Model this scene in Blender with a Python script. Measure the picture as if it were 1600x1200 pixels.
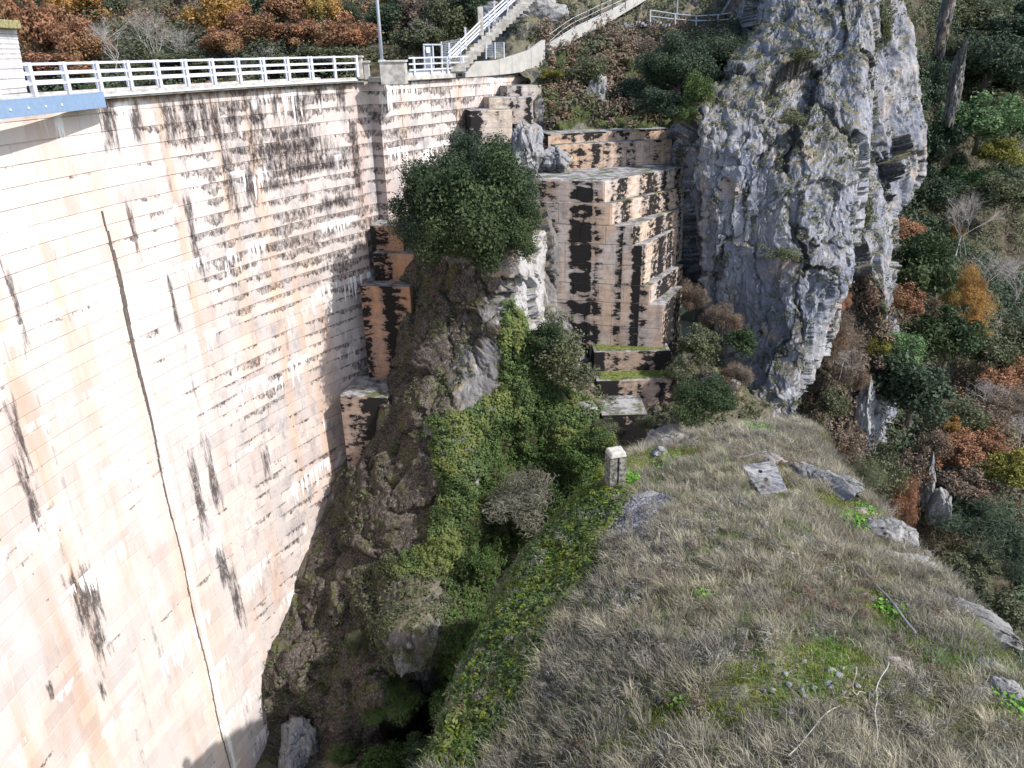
import bpy, math, random
import numpy as np
from mathutils import Vector, Matrix
R_ = math.radians
rng = np.random.default_rng(7)
random.seed(7)
for o in list(bpy.data.objects): bpy.data.objects.remove(o)
scene = bpy.context.scene
COL = scene.collection
# ------------------------------------------------------------------ camera, light
CAM = np.array([0.0, 0.0, 1.2]); F = 1200.0
PITCH, ROLL = R_(23.4), R_(1.2)
cam_d = bpy.data.cameras.new('camera'); cam = bpy.data.objects.new('camera', cam_d); COL.objects.link(cam)
cam.location = CAM
fw = np.array([0, math.cos(PITCH), -math.sin(PITCH)]); rt0 = np.array([1.0, 0, 0]); up0 = np.cross(rt0, fw)
rt = rt0*math.cos(ROLL) - up0*math.sin(ROLL); up = up0*math.cos(ROLL) + rt0*math.sin(ROLL)
rt, up = rt0*math.cos(ROLL) + up0*math.sin(-ROLL), up0*math.cos(ROLL) - rt0*math.sin(-ROLL)
m = Matrix(((rt[0], up[0], -fw[0]), (rt[1], up[1], -fw[1]), (rt[2], up[2], -fw[2])))
cam.rotation_euler = m.to_euler()
cam_d.sensor_width = 36; cam_d.lens = 36*F/1600; cam_d.clip_end = 2000; cam_d.clip_start = 0.1
scene.camera = cam
SUN_AZ, SUN_EL = R_(118), R_(46)          # azimuth measured from +Y towards +X
world = bpy.data.worlds.new('World'); scene.world = world; world.use_nodes = True
wn = world.node_tree.nodes; wl = world.node_tree.links
sky = wn.new('ShaderNodeTexSky'); sky.sky_type = 'NISHITA'; sky.sun_disc = False
sky.sun_elevation = SUN_EL; sky.sun_rotation = SUN_AZ; sky.dust_density = 1.5
wn['Background'].inputs['Strength'].default_value = 0.15
wl.new(sky.outputs[0], wn['Background'].inputs[0])
sd = bpy.data.lights.new('sun', 'SUN'); sd.energy = 3.6; sd.angle = R_(0.5); sd.color = (1, 0.965, 0.92)
sun = bpy.data.objects.new('sun', sd); COL.objects.link(sun)
sdir = Vector((math.sin(SUN_AZ)*math.cos(SUN_EL), math.cos(SUN_AZ)*math.cos(SUN_EL), math.sin(SUN_EL)))
sun.rotation_euler = sdir.to_track_quat('Z', 'Y').to_euler(); sun.location = (30, -20, 40)
scene.view_settings.view_transform = 'Standard'; scene.view_settings.look = 'None'
scene.view_settings.exposure = 1.02; scene.view_settings.gamma = 1
scene.render.engine = 'CYCLES'

# ------------------------------------------------------------------ maths helpers
def ray(px, py):
    px = np.asarray(px, float); py = np.asarray(py, float)
    return fw*F + (px-800)[..., None]*rt + (600-py)[..., None]*up
def W(px, py, Y):
    """world point seen at (px,py) of the photograph lying Y metres ahead"""
    d = ray(px, py); t = np.asarray(Y, float)/d[..., 1]
    return CAM + d*t[..., None]
def Wz(px, py, z):
    d = ray(px, py); t = (z-CAM[2])/d[..., 2]
    return CAM + d*t[..., None]
def proj(P):
    q = np.asarray(P) - CAM; z = q@fw
    return 800+F*(q@rt)/z, 600-F*(q@up)/z, z
def _h(ix, iy, iz, seed):
    n = (ix*374761393 + iy*668265263 + iz*2147483647 + seed*1274126177) & 0xffffffff
    n = ((n ^ (n >> 13))*1274126177) & 0xffffffff
    n = ((n ^ (n >> 16))*2246822519) & 0xffffffff
    return ((n ^ (n >> 15)) & 0xffffff)/float(0xffffff)
def vnoise(P, seed=0):
    P = np.asarray(P, float); i = np.floor(P).astype(np.int64); f = P-i; f = f*f*f*(f*(f*6-15)+10)
    r = 0
    for a in (0, 1):
        for b in (0, 1):
            for c in (0, 1):
                w = (f[..., 0] if a else 1-f[..., 0])*(f[..., 1] if b else 1-f[..., 1])*(f[..., 2] if c else 1-f[..., 2])
                r = r + w*_h(i[..., 0]+a, i[..., 1]+b, i[..., 2]+c, seed)
    return r*2-1
def fbm(P, oct=5, seed=0, gain=.5, ridged=False):
    P = np.asarray(P, float); a, s, n = 1.0, 0, 0
    for k in range(oct):
        v = vnoise(P*2.03**k + 17.3*k, seed+k)
        if ridged: v = 1-2*np.abs(v)
        s = s + a*v; n += a; a *= gain
    return s/n
def facets(P, seed=0, slope=.35):
    """blocky fracture relief: tilted planes per cell, and a crack mask between cells"""
    P = np.asarray(P, float); sh = P.shape[:-1]; Q = P.reshape(-1, 3); i0 = np.floor(Q).astype(np.int64)
    f1 = np.full(len(Q), 9.); f2 = np.full(len(Q), 9.); h = np.zeros(len(Q))
    for a in (-1, 0, 1):
        for b in (-1, 0, 1):
            for c in (-1, 0, 1):
                i = i0+np.array([a, b, c]); x, y, z = i[:, 0], i[:, 1], i[:, 2]
                r = np.stack([_h(x, y, z, seed+k) for k in range(3)], -1); D = Q-(i+.1+.8*r); d = np.sqrt((D**2).sum(1))
                g = np.stack([_h(x, y, z, seed+5+k) for k in range(3)], -1)*2-1
                hh = (_h(x, y, z, seed+11)*2-1)+slope*3*(g*D).sum(1)
                n = d < f1; f2 = np.where(n, f1, np.minimum(f2, d)); h = np.where(n, hh, h); f1 = np.where(n, d, f1)
    e = f2-f1; return h.reshape(sh), np.clip(1-e/.10, 0, 1).reshape(sh)
def inpoly(px, py, poly):
    c = np.zeros(np.shape(px), bool); n = len(poly)
    for i in range(n):
        x1, y1 = poly[i]; x2, y2 = poly[(i+1) % n]
        if y1 == y2: continue
        k = ((y1 > py) != (y2 > py)) & (px < (x2-x1)*(py-y1)/(y2-y1)+x1)
        c ^= k
    return c
def tps(ctrl):
    c = np.array(ctrl, float); X = c[:, :2]/500; v = np.log(c[:, 2]); n = len(c)
    def U(r): return np.where(r > 1e-9, r*r*np.log(r+1e-12), 0)
    K = U(np.linalg.norm(X[:, None]-X[None], axis=2)) + np.eye(n)*1e-4
    Pm = np.hstack([np.ones((n, 1)), X]); A = np.zeros((n+3, n+3)); A[:n, :n] = K; A[:n, n:] = Pm; A[n:, :n] = Pm.T
    w = np.linalg.solve(A, np.concatenate([v, [0, 0, 0]]))
    def f(px, py):
        q = np.stack([px, py], -1)/500
        r = np.linalg.norm(q[..., None, :]-X, axis=-1)
        return np.exp(U(r)@w[:n] + w[n] + q@w[n+1:])
    return f

# ------------------------------------------------------------------ object helpers
def link(name, me, parent=None):
    o = bpy.data.objects.new(name, me); COL.objects.link(o)
    if parent: o.parent = parent
    return o
def mk(name, V, Fc, mat, parent=None, smooth=False, attrs=None, uv=None):
    me = bpy.data.meshes.new(name)
    V = np.asarray(V, np.float32)
    if isinstance(Fc, np.ndarray):
        k = Fc.shape[1]
        me.vertices.add(len(V)); me.vertices.foreach_set('co', V.ravel())
        me.loops.add(Fc.size); me.loops.foreach_set('vertex_index', Fc.astype(np.int32).ravel())
        me.polygons.add(len(Fc)); me.polygons.foreach_set('loop_start', np.arange(0, Fc.size, k, dtype=np.int32))
        me.update(calc_edges=True)
    else:
        me.from_pydata(V.tolist(), [], [list(f) for f in Fc]); me.update()
    me.polygons.foreach_set('use_smooth', np.full(len(me.polygons), smooth))
    if attrs:
        for k, a in attrs.items():
            at = me.attributes.new(k, 'FLOAT', 'POINT'); at.data.foreach_set('value', np.asarray(a, np.float32))
    if uv is not None:
        l = me.uv_layers.new(name='UVMap'); idx = np.empty(len(me.loops), np.int32); me.loops.foreach_get('vertex_index', idx)
        l.data.foreach_set('uv', np.asarray(uv, np.float32)[idx].ravel())
    if mat: me.materials.append(mat)
    return link(name, me, parent)
def tag(o, label=None, cat=None, group=None, kind=None):
    if label: o['label'] = label
    if cat: o['category'] = cat
    if group: o['group'] = group
    if kind: o['kind'] = kind
    return o
def empty(name, loc, label, cat, group=None, rz=0):
    o = bpy.data.objects.new(name, None); COL.objects.link(o); o.location = Vector([float(v) for v in loc]); o.rotation_euler = (0, 0, rz)
    o.empty_display_size = .3
    return tag(o, label, cat, group)
BOXF = [(0, 3, 2, 1), (4, 5, 6, 7), (0, 1, 5, 4), (1, 2, 6, 5), (2, 3, 7, 6), (3, 0, 4, 7)]
class MB:
    def __init__(s): s.v = []; s.f = []
    def hexa(s, pts):
        b = len(s.v); s.v += [tuple(p) for p in pts]; s.f += [tuple(b+i for i in f) for f in BOXF]; return s
    def box(s, c, d, rz=0, ry=0):
        M = Matrix.Rotation(rz, 3, 'Z') @ Matrix.Rotation(ry, 3, 'Y'); x, y, z = d[0]/2, d[1]/2, d[2]/2
        return s.hexa([tuple(M @ Vector(p)+Vector([float(q) for q in c])) for p in ((-x, -y, -z), (x, -y, -z), (x, y, -z), (-x, y, -z), (-x, -y, z), (x, -y, z), (x, y, z), (-x, y, z))])
    def prism(s, poly, z0, z1, jitter=0):
        n = len(poly); b = len(s.v)
        ar = sum(poly[i][0]*poly[(i+1) % n][1]-poly[(i+1) % n][0]*poly[i][1] for i in range(n))
        if ar < 0: poly = poly[::-1]
        s.v += [(p[0], p[1], z0) for p in poly]+[(p[0], p[1], z1) for p in poly]
        s.f += [tuple(range(b+n-1, b-1, -1)), tuple(range(b+n, b+2*n))]
        s.f += [(b+i, b+(i+1) % n, b+n+(i+1) % n, b+n+i) for i in range(n)]
        return s
    def tube(s, pts, r, n=6):
        pts = [Vector([float(q) for q in p]) for p in pts]; b = len(s.v); k = len(pts)
        rr = r if hasattr(r, '__len__') else [r]*k
        prev = None
        for i, p in enumerate(pts):
            d = (pts[min(i+1, k-1)]-pts[max(i-1, 0)]).normalized()
            a = prev if prev is not None else (Vector((0, 0, 1)) if abs(d.z) < .9 else Vector((1, 0, 0)))
            u = (a-d*a.dot(d)).normalized(); w = d.cross(u); prev = u
            for j in range(n):
                t = 2*math.pi*j/n; s.v.append(tuple(p+(u*math.cos(t)+w*math.sin(t))*rr[i]))
        for i in range(k-1):
            for j in range(n):
                s.f.append((b+i*n+j, b+i*n+(j+1) % n, b+(i+1)*n+(j+1) % n, b+(i+1)*n+j))
        s.f.append(tuple(b+j for j in range(n-1, -1, -1))); s.f.append(tuple(b+(k-1)*n+j for j in range(n)))
        return s
    def build(s, name, mat, parent=None, bevel=0, smooth=False):
        V = s.v
        if parent is not None:
            mi = parent.matrix_basis.inverted() if parent.parent is None else None
            if mi is not None: V = [tuple(mi @ Vector([float(q) for q in v])) for v in V]
        o = mk(name, V, s.f, mat, parent, smooth)
        if bevel:
            b = o.modifiers.new('bevel', 'BEVEL'); b.width = bevel; b.segments = 2; b.limit_method = 'ANGLE'
        return o

# ------------------------------------------------------------------ material DSL
class NT:
    def __init__(s, name, rough=.9):
        s.mat = bpy.data.materials.new(name); s.mat.use_nodes = True; s.t = s.mat.node_tree
        s.b = s.t.nodes['Principled BSDF']; s.b.inputs['Roughness'].default_value = rough
        s.b.inputs['Specular IOR Level'].default_value = .08
    def n(s, ty, **kw):
        q = s.t.nodes.new('ShaderNode'+ty)
        for k, v in kw.items(): setattr(q, k, v)
        return q
    def set(s, sock, v):
        if hasattr(v, 'is_output') or isinstance(v, bpy.types.NodeSocket): s.t.links.new(v, sock)
        else:
            if sock.type == 'RGBA' and len(v) == 3: v = (*v, 1)
            sock.default_value = v
    def m(s, op, a, b=0, c=None, clamp=False):
        q = s.n('Math', operation=op); q.use_clamp = clamp
        s.set(q.inputs[0], a); s.set(q.inputs[1], b)
        if c is not None: s.set(q.inputs[2], c)
        return q.outputs[0]
    def mix(s, f, a, b, mode='MIX'):
        q = s.n('Mix', data_type='RGBA', blend_type=mode)
        s.set(q.inputs['Factor'], f); s.set(q.inputs[6], a); s.set(q.inputs[7], b); return q.outputs[2]
    def pos(s): return s.n('NewGeometry').outputs['Position']
    def nrm(s): return s.n('NewGeometry').outputs['Normal']
    def scale(s, v, sc):
        q = s.n('VectorMath', operation='MULTIPLY'); s.set(q.inputs[0], v); q.inputs[1].default_value = sc; return q.outputs[0]
    def noise(s, v, scale=1, detail=4, rough=.55, dist=0):
        q = s.n('TexNoise'); s.set(q.inputs['Vector'], v); q.inputs['Scale'].default_value = scale
        q.inputs['Detail'].default_value = detail; q.inputs['Roughness'].default_value = rough; q.inputs['Distortion'].default_value = dist
        return q.outputs['Fac']
    def vor(s, v, scale=1, feature='F1'):
        q = s.n('TexVoronoi', feature=feature); s.set(q.inputs['Vector'], v); q.inputs['Scale'].default_value = scale; return q.outputs['Distance']
    def step(s, v, lo, hi, a=0., b=1.):
        q = s.n('MapRange'); q.interpolation_type = 'SMOOTHSTEP'
        s.set(q.inputs[0], v); q.inputs[1].default_value = lo; q.inputs[2].default_value = hi; q.inputs[3].default_value = a; q.inputs[4].default_value = b
        return q.outputs[0]
    def attr(s, name): return s.n('Attribute', attribute_name=name).outputs['Fac']
    def sep(s, v):
        q = s.n('SeparateXYZ'); s.set(q.inputs[0], v); return q.outputs
    def comb(s, x, y, z):
        q = s.n('CombineXYZ'); s.set(q.inputs[0], x); s.set(q.inputs[1], y); s.set(q.inputs[2], z); return q.outputs[0]
    def bump(s, h, strength=.5, dist=.05):
        q = s.n('Bump'); q.inputs['Strength'].default_value = strength; q.inputs['Distance'].default_value = dist
        s.set(q.inputs['Height'], h); s.t.links.new(q.outputs[0], s.b.inputs['Normal'])
    def out(s, c): s.set(s.b.inputs['Base Color'], c); return s.mat
def flat(name, c, rough=.7, var=.15, metal=0, sc=6):
    t = NT(name, rough); p = t.pos(); f = t.noise(p, sc, 5)
    t.b.inputs['Metallic'].default_value = metal
    k = t.step(f, .3, .7)
    return t.out(t.mix(k, [x*(1-var) for x in c], [min(1, x*(1+var)) for x in c]))

# ---- dam circle
DC = np.array([24.9, 18.3]); DR = 43.0
def dpt(az, r=0, z=0):   # az in rad, r outward offset from the downstream face
    return (DC[0]-(DR+r)*math.cos(az), DC[1]+(DR+r)*math.sin(az), z)
def dhit(px, py):
    """arc length and height where the photograph's ray meets the dam face"""
    d = ray(px, py); ox, oy = CAM[0]-DC[0], CAM[1]-DC[1]
    a = d[0]**2+d[1]**2; b = 2*(ox*d[0]+oy*d[1]); c = ox*ox+oy*oy-DR*DR
    t = (-b+math.sqrt(b*b-4*a*c))/(2*a); P = CAM+d*t
    return math.atan2(P[1]-DC[1], DC[0]-P[0])*DR, P[2], P[1]
PITCHZ, BLK = .7, 1.7

SJ = dhit(157, 330)[0]
def dam_material():
    t = NT('dam_concrete', .88); uv = t.n('UVMap').outputs[0]; s, z, _ = t.sep(uv); p = t.pos()
    v2 = lambda a, b, o=0: t.comb(t.m('MULTIPLY', s, a), t.m('MULTIPLY', z, b), float(o))
    warp = t.noise(v2(3, 1.2), 1, 5, .65); fine = t.noise(v2(9, 5), 1, 4, .7)
    big = t.noise(v2(.16, .07, 3), 1, 3)
    col = t.mix(t.step(big, .35, .65), (.56, .49, .45), (.51, .475, .465))
    right = t.step(t.m('ADD', s, t.m('MULTIPLY', warp, 2.)), 14., 22.)     # greyer, more weathered towards the abutment
    col = t.mix(t.m('MULTIPLY', right, .75), col, (.47, .415, .39))
    pk = t.noise(v2(.5, .12, 8), 1, 4, .6)
    col = t.mix(t.m('MULTIPLY', t.step(pk, .5, .68), .55), col, (.48, .33, .27))
    och = t.noise(v2(.62, .03, 21), 1, 4, .55)
    col = t.mix(t.m('MULTIPLY', t.step(och, .5, .68), .7), col, (.49, .345, .25))
    # each block has its own tone
    row = t.m('FLOOR', t.m('DIVIDE', z, PITCHZ)); off = t.m('MULTIPLY', t.m('MODULO', t.m('ABSOLUTE', row), 2.), BLK/2)
    cs = t.m('FLOOR', t.m('DIVIDE', t.m('ADD', s, off), BLK))
    wnz = t.n('TexWhiteNoise', noise_dimensions='2D'); t.set(wnz.inputs['Vector'], t.comb(cs, row, 0.))
    col = t.mix(1., col, t.mix(wnz.outputs[0], (.86, .86, .87), (1.06, 1.05, 1.03)), 'MULTIPLY')
    # grey algae film between joints
    film = t.noise(v2(1.1, .6, 5), 1, 8, .78)
    fm = t.m('MULTIPLY', t.step(film, .47, .66), t.m('ADD', t.m('MULTIPLY', right, .72), .12))
    col = t.mix(fm, col, (.24, .225, .235))
    # dark wash hanging under each course
    fr = t.m('FRACT', t.m('DIVIDE', z, PITCHZ)); edge = t.m('SUBTRACT', 1., fr)      # 0 just under the joint
    wr = t.n('TexWhiteNoise', noise_dimensions='1D'); t.set(wr.inputs['W'], row)
    thick = t.m('ADD', t.m('MULTIPLY', t.m('ADD', t.m('MULTIPLY', t.m('SUBTRACT', t.noise(v2(.3, .45, 13), 1, 3), .5), 2.), .5), .5), t.m('MULTIPLY', t.noise(v2(4.5, 2.2, 9), 1, 7, .8), .5))
    upz = t.m('MULTIPLY', t.step(z, -12.5, -7.5), t.step(z, -.5, -3.4, .25, 1.))
    base_ = t.m('ADD', .435, t.m('ADD', t.m('MULTIPLY', wr.outputs[0], .13), t.m('MULTIPLY', t.m('MULTIPLY', right, upz), -.185)))
    base_ = t.m('ADD', base_, t.m('MULTIPLY', t.m('SUBTRACT', wnz.outputs[0], .5), -.16)); base_ = t.m('ADD', base_, t.m('MULTIPLY', t.m('SUBTRACT', t.noise(v2(1.0, .12, 77), 1, 4, .65), .5), .5))
    lw = t.m('MULTIPLY', t.m('SUBTRACT', thick, base_), 2.6)
    lw = t.m('SUBTRACT', lw, t.m('MULTIPLY', t.m('SUBTRACT', 1., right), .42))
    ln = t.m('LESS_THAN', edge, lw)
    crust = t.step(t.noise(v2(5, 2.2, 17), 1, 7, .8), .36, .60)
    col = t.mix(t.m('MULTIPLY', t.m('MULTIPLY', ln, crust), .92), col, (.03, .025, .024))
    jl = t.m('LESS_THAN', t.m('MINIMUM', edge, t.m('ADD', fr, .02)), .045)
    col = t.mix(t.m('MULTIPLY', jl, .22), col, (.16, .13, .12))
    # located dark streaks
    acc = None
    L = [(150,172,165,235,1),(198,214,165,225,.9),(248,258,160,222,1),(262,272,165,215,1),(277,300,152,225,1),(310,320,155,215,1),(322,338,150,232,1),(348,366,150,215,.8),
         (382,408,148,205,1),(420,438,140,190,.9),(452,472,138,185,.9),(488,500,135,170,.7),(522,538,130,168,1),(540,556,165,350,.7),(345,360,238,330,1),(288,296,318,425,1),
         (190,200,300,450,.6),(0,8,408,560,.8),(10,22,640,740,1),(24,38,730,860,.9),(68,84,790,830,.6),(95,150,900,1010,.75),(120,165,960,1070,.6),(292,303,720,850,1),(316,328,700,800,1),
         (338,352,870,925,1),(356,368,900,985,1),(408,418,705,745,.9),(70,80,1070,1100,.8),(150,160,1065,1110,.7),(250,262,400,560,.55),(370,400,250,330,.75),(400,520,205,222,.6),(360,540,232,246,.8),(400,560,258,272,.8),(380,480,285,300,.7),(480,560,310,330,.6)]
    for x0, x1, y0, y1, w in L:
        a = dhit(x0, y0); b = dhit(x1, y0); c = dhit((x0+x1)/2, y1)
        sc, hw, zc, hh = (a[0]+b[0])/2, abs(b[0]-a[0])/2+.05, (a[1]+c[1])/2, abs(a[1]-c[1])/2+.05
        ds = t.m('ABSOLUTE', t.m('MULTIPLY_ADD', s, 1/hw, -sc/hw)); dz = t.m('ABSOLUTE', t.m('MULTIPLY_ADD', z, 1/hh, -zc/hh))
        d = t.m('MULTIPLY', t.m('MAXIMUM', ds, dz), 1/w)
        acc = d if acc is None else t.m('MINIMUM', acc, d)
    dd = t.m('ADD', acc, t.m('MULTIPLY', t.m('SUBTRACT', t.noise(v2(4.6, .55, 2), 1, 8, .78), .5), 5.5))
    mk_ = t.step(dd, .35, 1.35, 1., 0.)
    mk_ = t.m('MULTIPLY', t.m('MULTIPLY', mk_, t.step(acc, .9, 2.2, 1., 0.)), t.step(crust, .0, .7, .55, 1.))
    col = t.mix(t.m('MULTIPLY', mk_, .88), col, (.022, .017, .018))
    # random narrow dark runs
    dr = t.noise(v2(2.3, .1, 31), 1, 4, .6)
    col = t.mix(t.m('MULTIPLY', t.m('MULTIPLY', t.step(dr, .57, .70), t.step(warp, .45, .6)), .55), col, (.09, .075, .07))
    # white lime runs under some joints
    lf = t.m('FRACT', t.m('DIVIDE', t.m('ADD', z, .35), PITCHZ*5)); li = t.noise(v2(4.5, .25, 44), 1, 4, .6)
    reach = t.m('MULTIPLY', t.m('SUBTRACT', li, .45), 2.6)
    lime = t.m('LESS_THAN', t.m('SUBTRACT', 1., lf), reach)
    lime = t.m('MULTIPLY', lime, t.step(t.noise(v2(.35, .3, 51), 1, 2), .5, .58))
    col = t.mix(t.m('MULTIPLY', lime, .85), col, (.80, .79, .79))
    for o_, w_, c_ in ((.42, .13, (.80, .79, .78)), (-.35, .30, (.58, .42, .30))):
        wv_ = t.m('ADD', t.m('ABSOLUTE', t.m('SUBTRACT', s, SJ+o_)), t.m('MULTIPLY', t.m('SUBTRACT', t.noise(v2(2, .5, 61), 1, 5, .7), .5), .5))
        col = t.mix(t.m('MULTIPLY', t.step(wv_, w_*.4, w_*1.3, .8 if o_ > 0 else .35, 0.), t.step(z, -9., -6., 1., 0.)), col, c_)
    # rust drip line beneath the crest
    top = t.step(t.m('ADD', z, t.m('MULTIPLY', warp, .9)), -.1, .35)
    col = t.mix(top, col, (.10, .07, .05))
    t.bump(t.m('ADD', warp, t.m('MULTIPLY', fine, .6)), .5, .03)
    return t.out(col)

def wall_material(name, base=(.50, .32, .21), black=.5, seed=0, grey=.4, cols=None, fq=1.):
    """board marked concrete, orange bare skin showing between black lichen crusts"""
    t = NT(name, .9); p = t.pos(); q = t.n('VectorMath', operation='ADD'); t.set(q.inputs[0], p); q.inputs[1].default_value = (seed*7.3, seed*3.1, 0); p = q.outputs[0]
    x, y, z = t.sep(p)
    h = t.m('ADD', t.m('MULTIPLY', x, .9), t.m('MULTIPLY', y, .45))
    v = lambda a, b, o=0.: t.comb(t.m('MULTIPLY', h, a), t.m('MULTIPLY', z, b), float(o))
    g = t.noise(v(.5, .3), 1, 4)
    col = t.mix(t.m('MULTIPLY', t.step(g, .42, .62), grey*1.6), base, (.46, .40, .37))
    col = t.mix(t.step(t.noise(v(3, 1.5), 1, 6, .7), .45, .75), col, [c*.72 for c in base])
    fr = t.m('FRACT', t.m('DIVIDE', z, .32)); ln = t.m('LESS_THAN', fr, t.m('MULTIPLY', t.noise(v(2, 3, 2), 1, 3), .28))
    col = t.mix(t.m('MULTIPLY', ln, .3), col, (.2, .17, .15))
    band = t.noise(v(.75, .02, 4), 1, 2, .5); blot = t.noise(v(1.5*fq, 2.3*fq, 7), 1, 8, .72)
    m1 = t.m('ADD', t.m('MULTIPLY', band, .55), t.m('MULTIPLY', blot, .45))
    for u0, u1, w_ in cols or []:
        uu = t.m('ADD', t.m('MULTIPLY', x, FD[0]), t.m('MULTIPLY', y, FD[1])); uu = t.m('ADD', uu, t.m('MULTIPLY', t.m('SUBTRACT', blot, .5), .8))
        d_ = t.m('ABSOLUTE', t.m('MULTIPLY_ADD', uu, 2/(u1-u0), -(u0+u1)/(u1-u0))); m1 = t.m('ADD', m1, t.m('MULTIPLY', t.m('MULTIPLY', t.step(d_, .7, 1.25, 1., 0.), w_*1.15), t.step(t.noise(v(.5, 1.5, 3), 1, 3, .6), .40, .56, .35, 1.1)))
    soot = t.noise(v(2.6, .5, 19), 1, 7, .72)
    col = t.mix(t.m('MULTIPLY', t.step(soot, .48, .66), .55), col, (.20, .175, .16))
    col = t.mix(t.m('MULTIPLY', t.step(m1, .50-.17*black, .60-.17*black), .6), col, (.13, .11, .10))
    k = t.step(m1, .585-.17*black, .60-.17*black)
    col = t.mix(t.m('MULTIPLY', k, .96), col, (.010, .010, .011))
    up_ = t.sep(t.nrm())[2]
    tops = t.mix(t.step(t.noise(p, 1.4, 6, .75), .4, .6), (.10, .095, .095), (.27, .26, .26)); tops = t.mix(t.step(t.noise(p, .9, 6, .7), .52, .6), tops, (.075, .085, .035))
    col = t.mix(t.step(up_, .6, .8), col, tops)
    t.bump(t.m('ADD', blot, t.m('MULTIPLY', t.noise(p, 14, 4), .4)), .5, .04)
    return t.out(col)

FD = np.array([1, -.25])/math.hypot(1, .25)
def fdu(px, py, Y=44.0): return float(W(px, py, Y)[:2]@FD)
def rock_material(name, light=(.275, .275, .295), dark=(.07, .07, .08), blue=.65, ledge=.8):
    t = NT(name, .92); p = t.pos(); nz = t.sep(t.nrm())[2]
    w = t.noise(t.scale(p, (1, 1, .25)), .8, 9, .68, .5); f = t.noise(p, 7, 7, .72, .3); c2 = t.noise(t.scale(p, (1, 1, .18)), 3.2, 6, .68, .8)
    mid_ = [(a*.45+b*.55) for a, b in zip(light, dark)]
    col = t.mix(t.step(w, .36, .66), mid_, light)
    col = t.mix(t.m('MULTIPLY', t.step(t.noise(p, .28, 4, .6), .42, .6), blue), col, (.15, .165, .22))  # bluish patches put the cliff's cool shade into the rock colour
    col = t.mix(t.m('MULTIPLY', t.step(c2, .54, .68), .6), col, (.44, .43, .43))
    col = t.mix(t.m('MULTIPLY', t.step(t.noise(p, .5, 7, .7), .53, .66), .6), col, (.40, .29, .20))
    col = t.mix(t.m('MULTIPLY', t.step(t.noise(t.scale(p, (1, 1, .15)), 1.5, 7, .75), .53, .66), .8), col, dark)
    crack = t.attr('crack')
    col = t.mix(t.m('MULTIPLY', t.step(t.m('ADD', crack, t.m('MULTIPLY', t.m('SUBTRACT', f, .5), 1.2)), .5, .9), .8), col, (.03, .03, .03))
    col = t.mix(t.m('MULTIPLY', t.step(f, .50, .72), .5), col, (.06, .06, .06))
    col = t.mix(t.m('MULTIPLY', t.step(t.m('ADD', t.attr('pale'), t.m('MULTIPLY', t.m('SUBTRACT', w, .5), 1.)), .4, .6), .7), col, (.38, .37, .37))
    # soil and dry turf lodged on ledges
    led = t.step(t.m('ADD', nz, t.m('MULTIPLY', t.m('SUBTRACT', f, .5), .9)), .45, .7)
    col = t.mix(t.m('MULTIPLY', led, ledge), col, (.105, .095, .055))
    e = t.step(t.m('ADD', t.attr('earth'), t.m('MULTIPLY', t.m('SUBTRACT', f, .5), 1.1)), .35, .65)
    ec = t.mix(t.step(f, .4, .62), (.034, .028, .024), (.10, .083, .07)); ec = t.mix(t.m('MULTIPLY', t.step(t.noise(p, 11, 6,   .8), .56, .63), .85), ec, (.27, .26, .25)); ec = t.mix(t.step(t.noise(p, 1.1, 5, .6), .52, .62), ec, t.mix(t.step(f, .4, .6), (.035, .04, .02), (.10, .095, .05)))
    col = t.mix(e, col, ec)
    gr = t.step(t.m('ADD', t.attr('green'), t.m('MULTIPLY', t.m('SUBTRACT', c2, .5), 1.3)), .35, .65)
    col = t.mix(gr, col, t.mix(t.step(f, .35, .65), (.028, .036, .017), (.07, .08, .032)))
    t.bump(t.m('ADD', t.m('ADD', w, t.m('MULTIPLY', f, .6)), t.m('MULTIPLY', c2, .5)), .8, .10)
    return t.out(col)

def turf_material(name='turf', hill=False):
    t = NT(name, .95); p = t.pos(); a = t.noise(p, .5, 5, .6); b = t.noise(p, 9, 6, .75); c = t.noise(p, 1.6, 5, .6)
    col = t.mix(t.step(a, .4, .6), (.10, .085, .05), (.16, .145, .10))
    col = t.mix(t.m('MULTIPLY', t.step(c, .48, .6), .85), col, (.10, .12, .025))
    col = t.mix(t.m('MULTIPLY', t.step(b, .5, .65), .6), col, (.045, .04, .03))
    col = t.mix(t.attr('gravel'), col, t.mix(t.step(b, .42, .6), (.10, .10, .11), (.36, .36, .38)))
    col = t.mix(t.attr('green'), col, t.mix(t.step(b, .4, .6), (.03, .042, .015), (.085, .10, .035)))
    if hill: col = t.mix(t.step(c, .4, .6), (.035, .03, .022), (.075, .065, .045))
    t.bump(b, .9, .05)
    return t.out(col)
def leaf_material(name, c0, c1, c2=None, trans=.25):
    t = NT(name, .55); a = t.attr('rnd')
    big = t.noise(t.n('TexCoord').outputs['Object'], .55, 2)
    col = t.mix(a, c0, c1)
    if c2: col = t.mix(t.m('MULTIPLY', t.step(big, .48, .6), .8), col, c2)
    t.out(col)
    if trans:
        tr = t.n('BsdfTranslucent'); t.set(tr.inputs[0], col); ms = t.n('MixShader'); ms.inputs[0].default_value = trans
        t.t.links.new(t.b.outputs[0], ms.inputs[1]); t.t.links.new(tr.outputs[0], ms.inputs[2])
        t.t.links.new(ms.outputs[0], t.t.nodes['Material Output'].inputs[0])
    return t.mat

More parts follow.
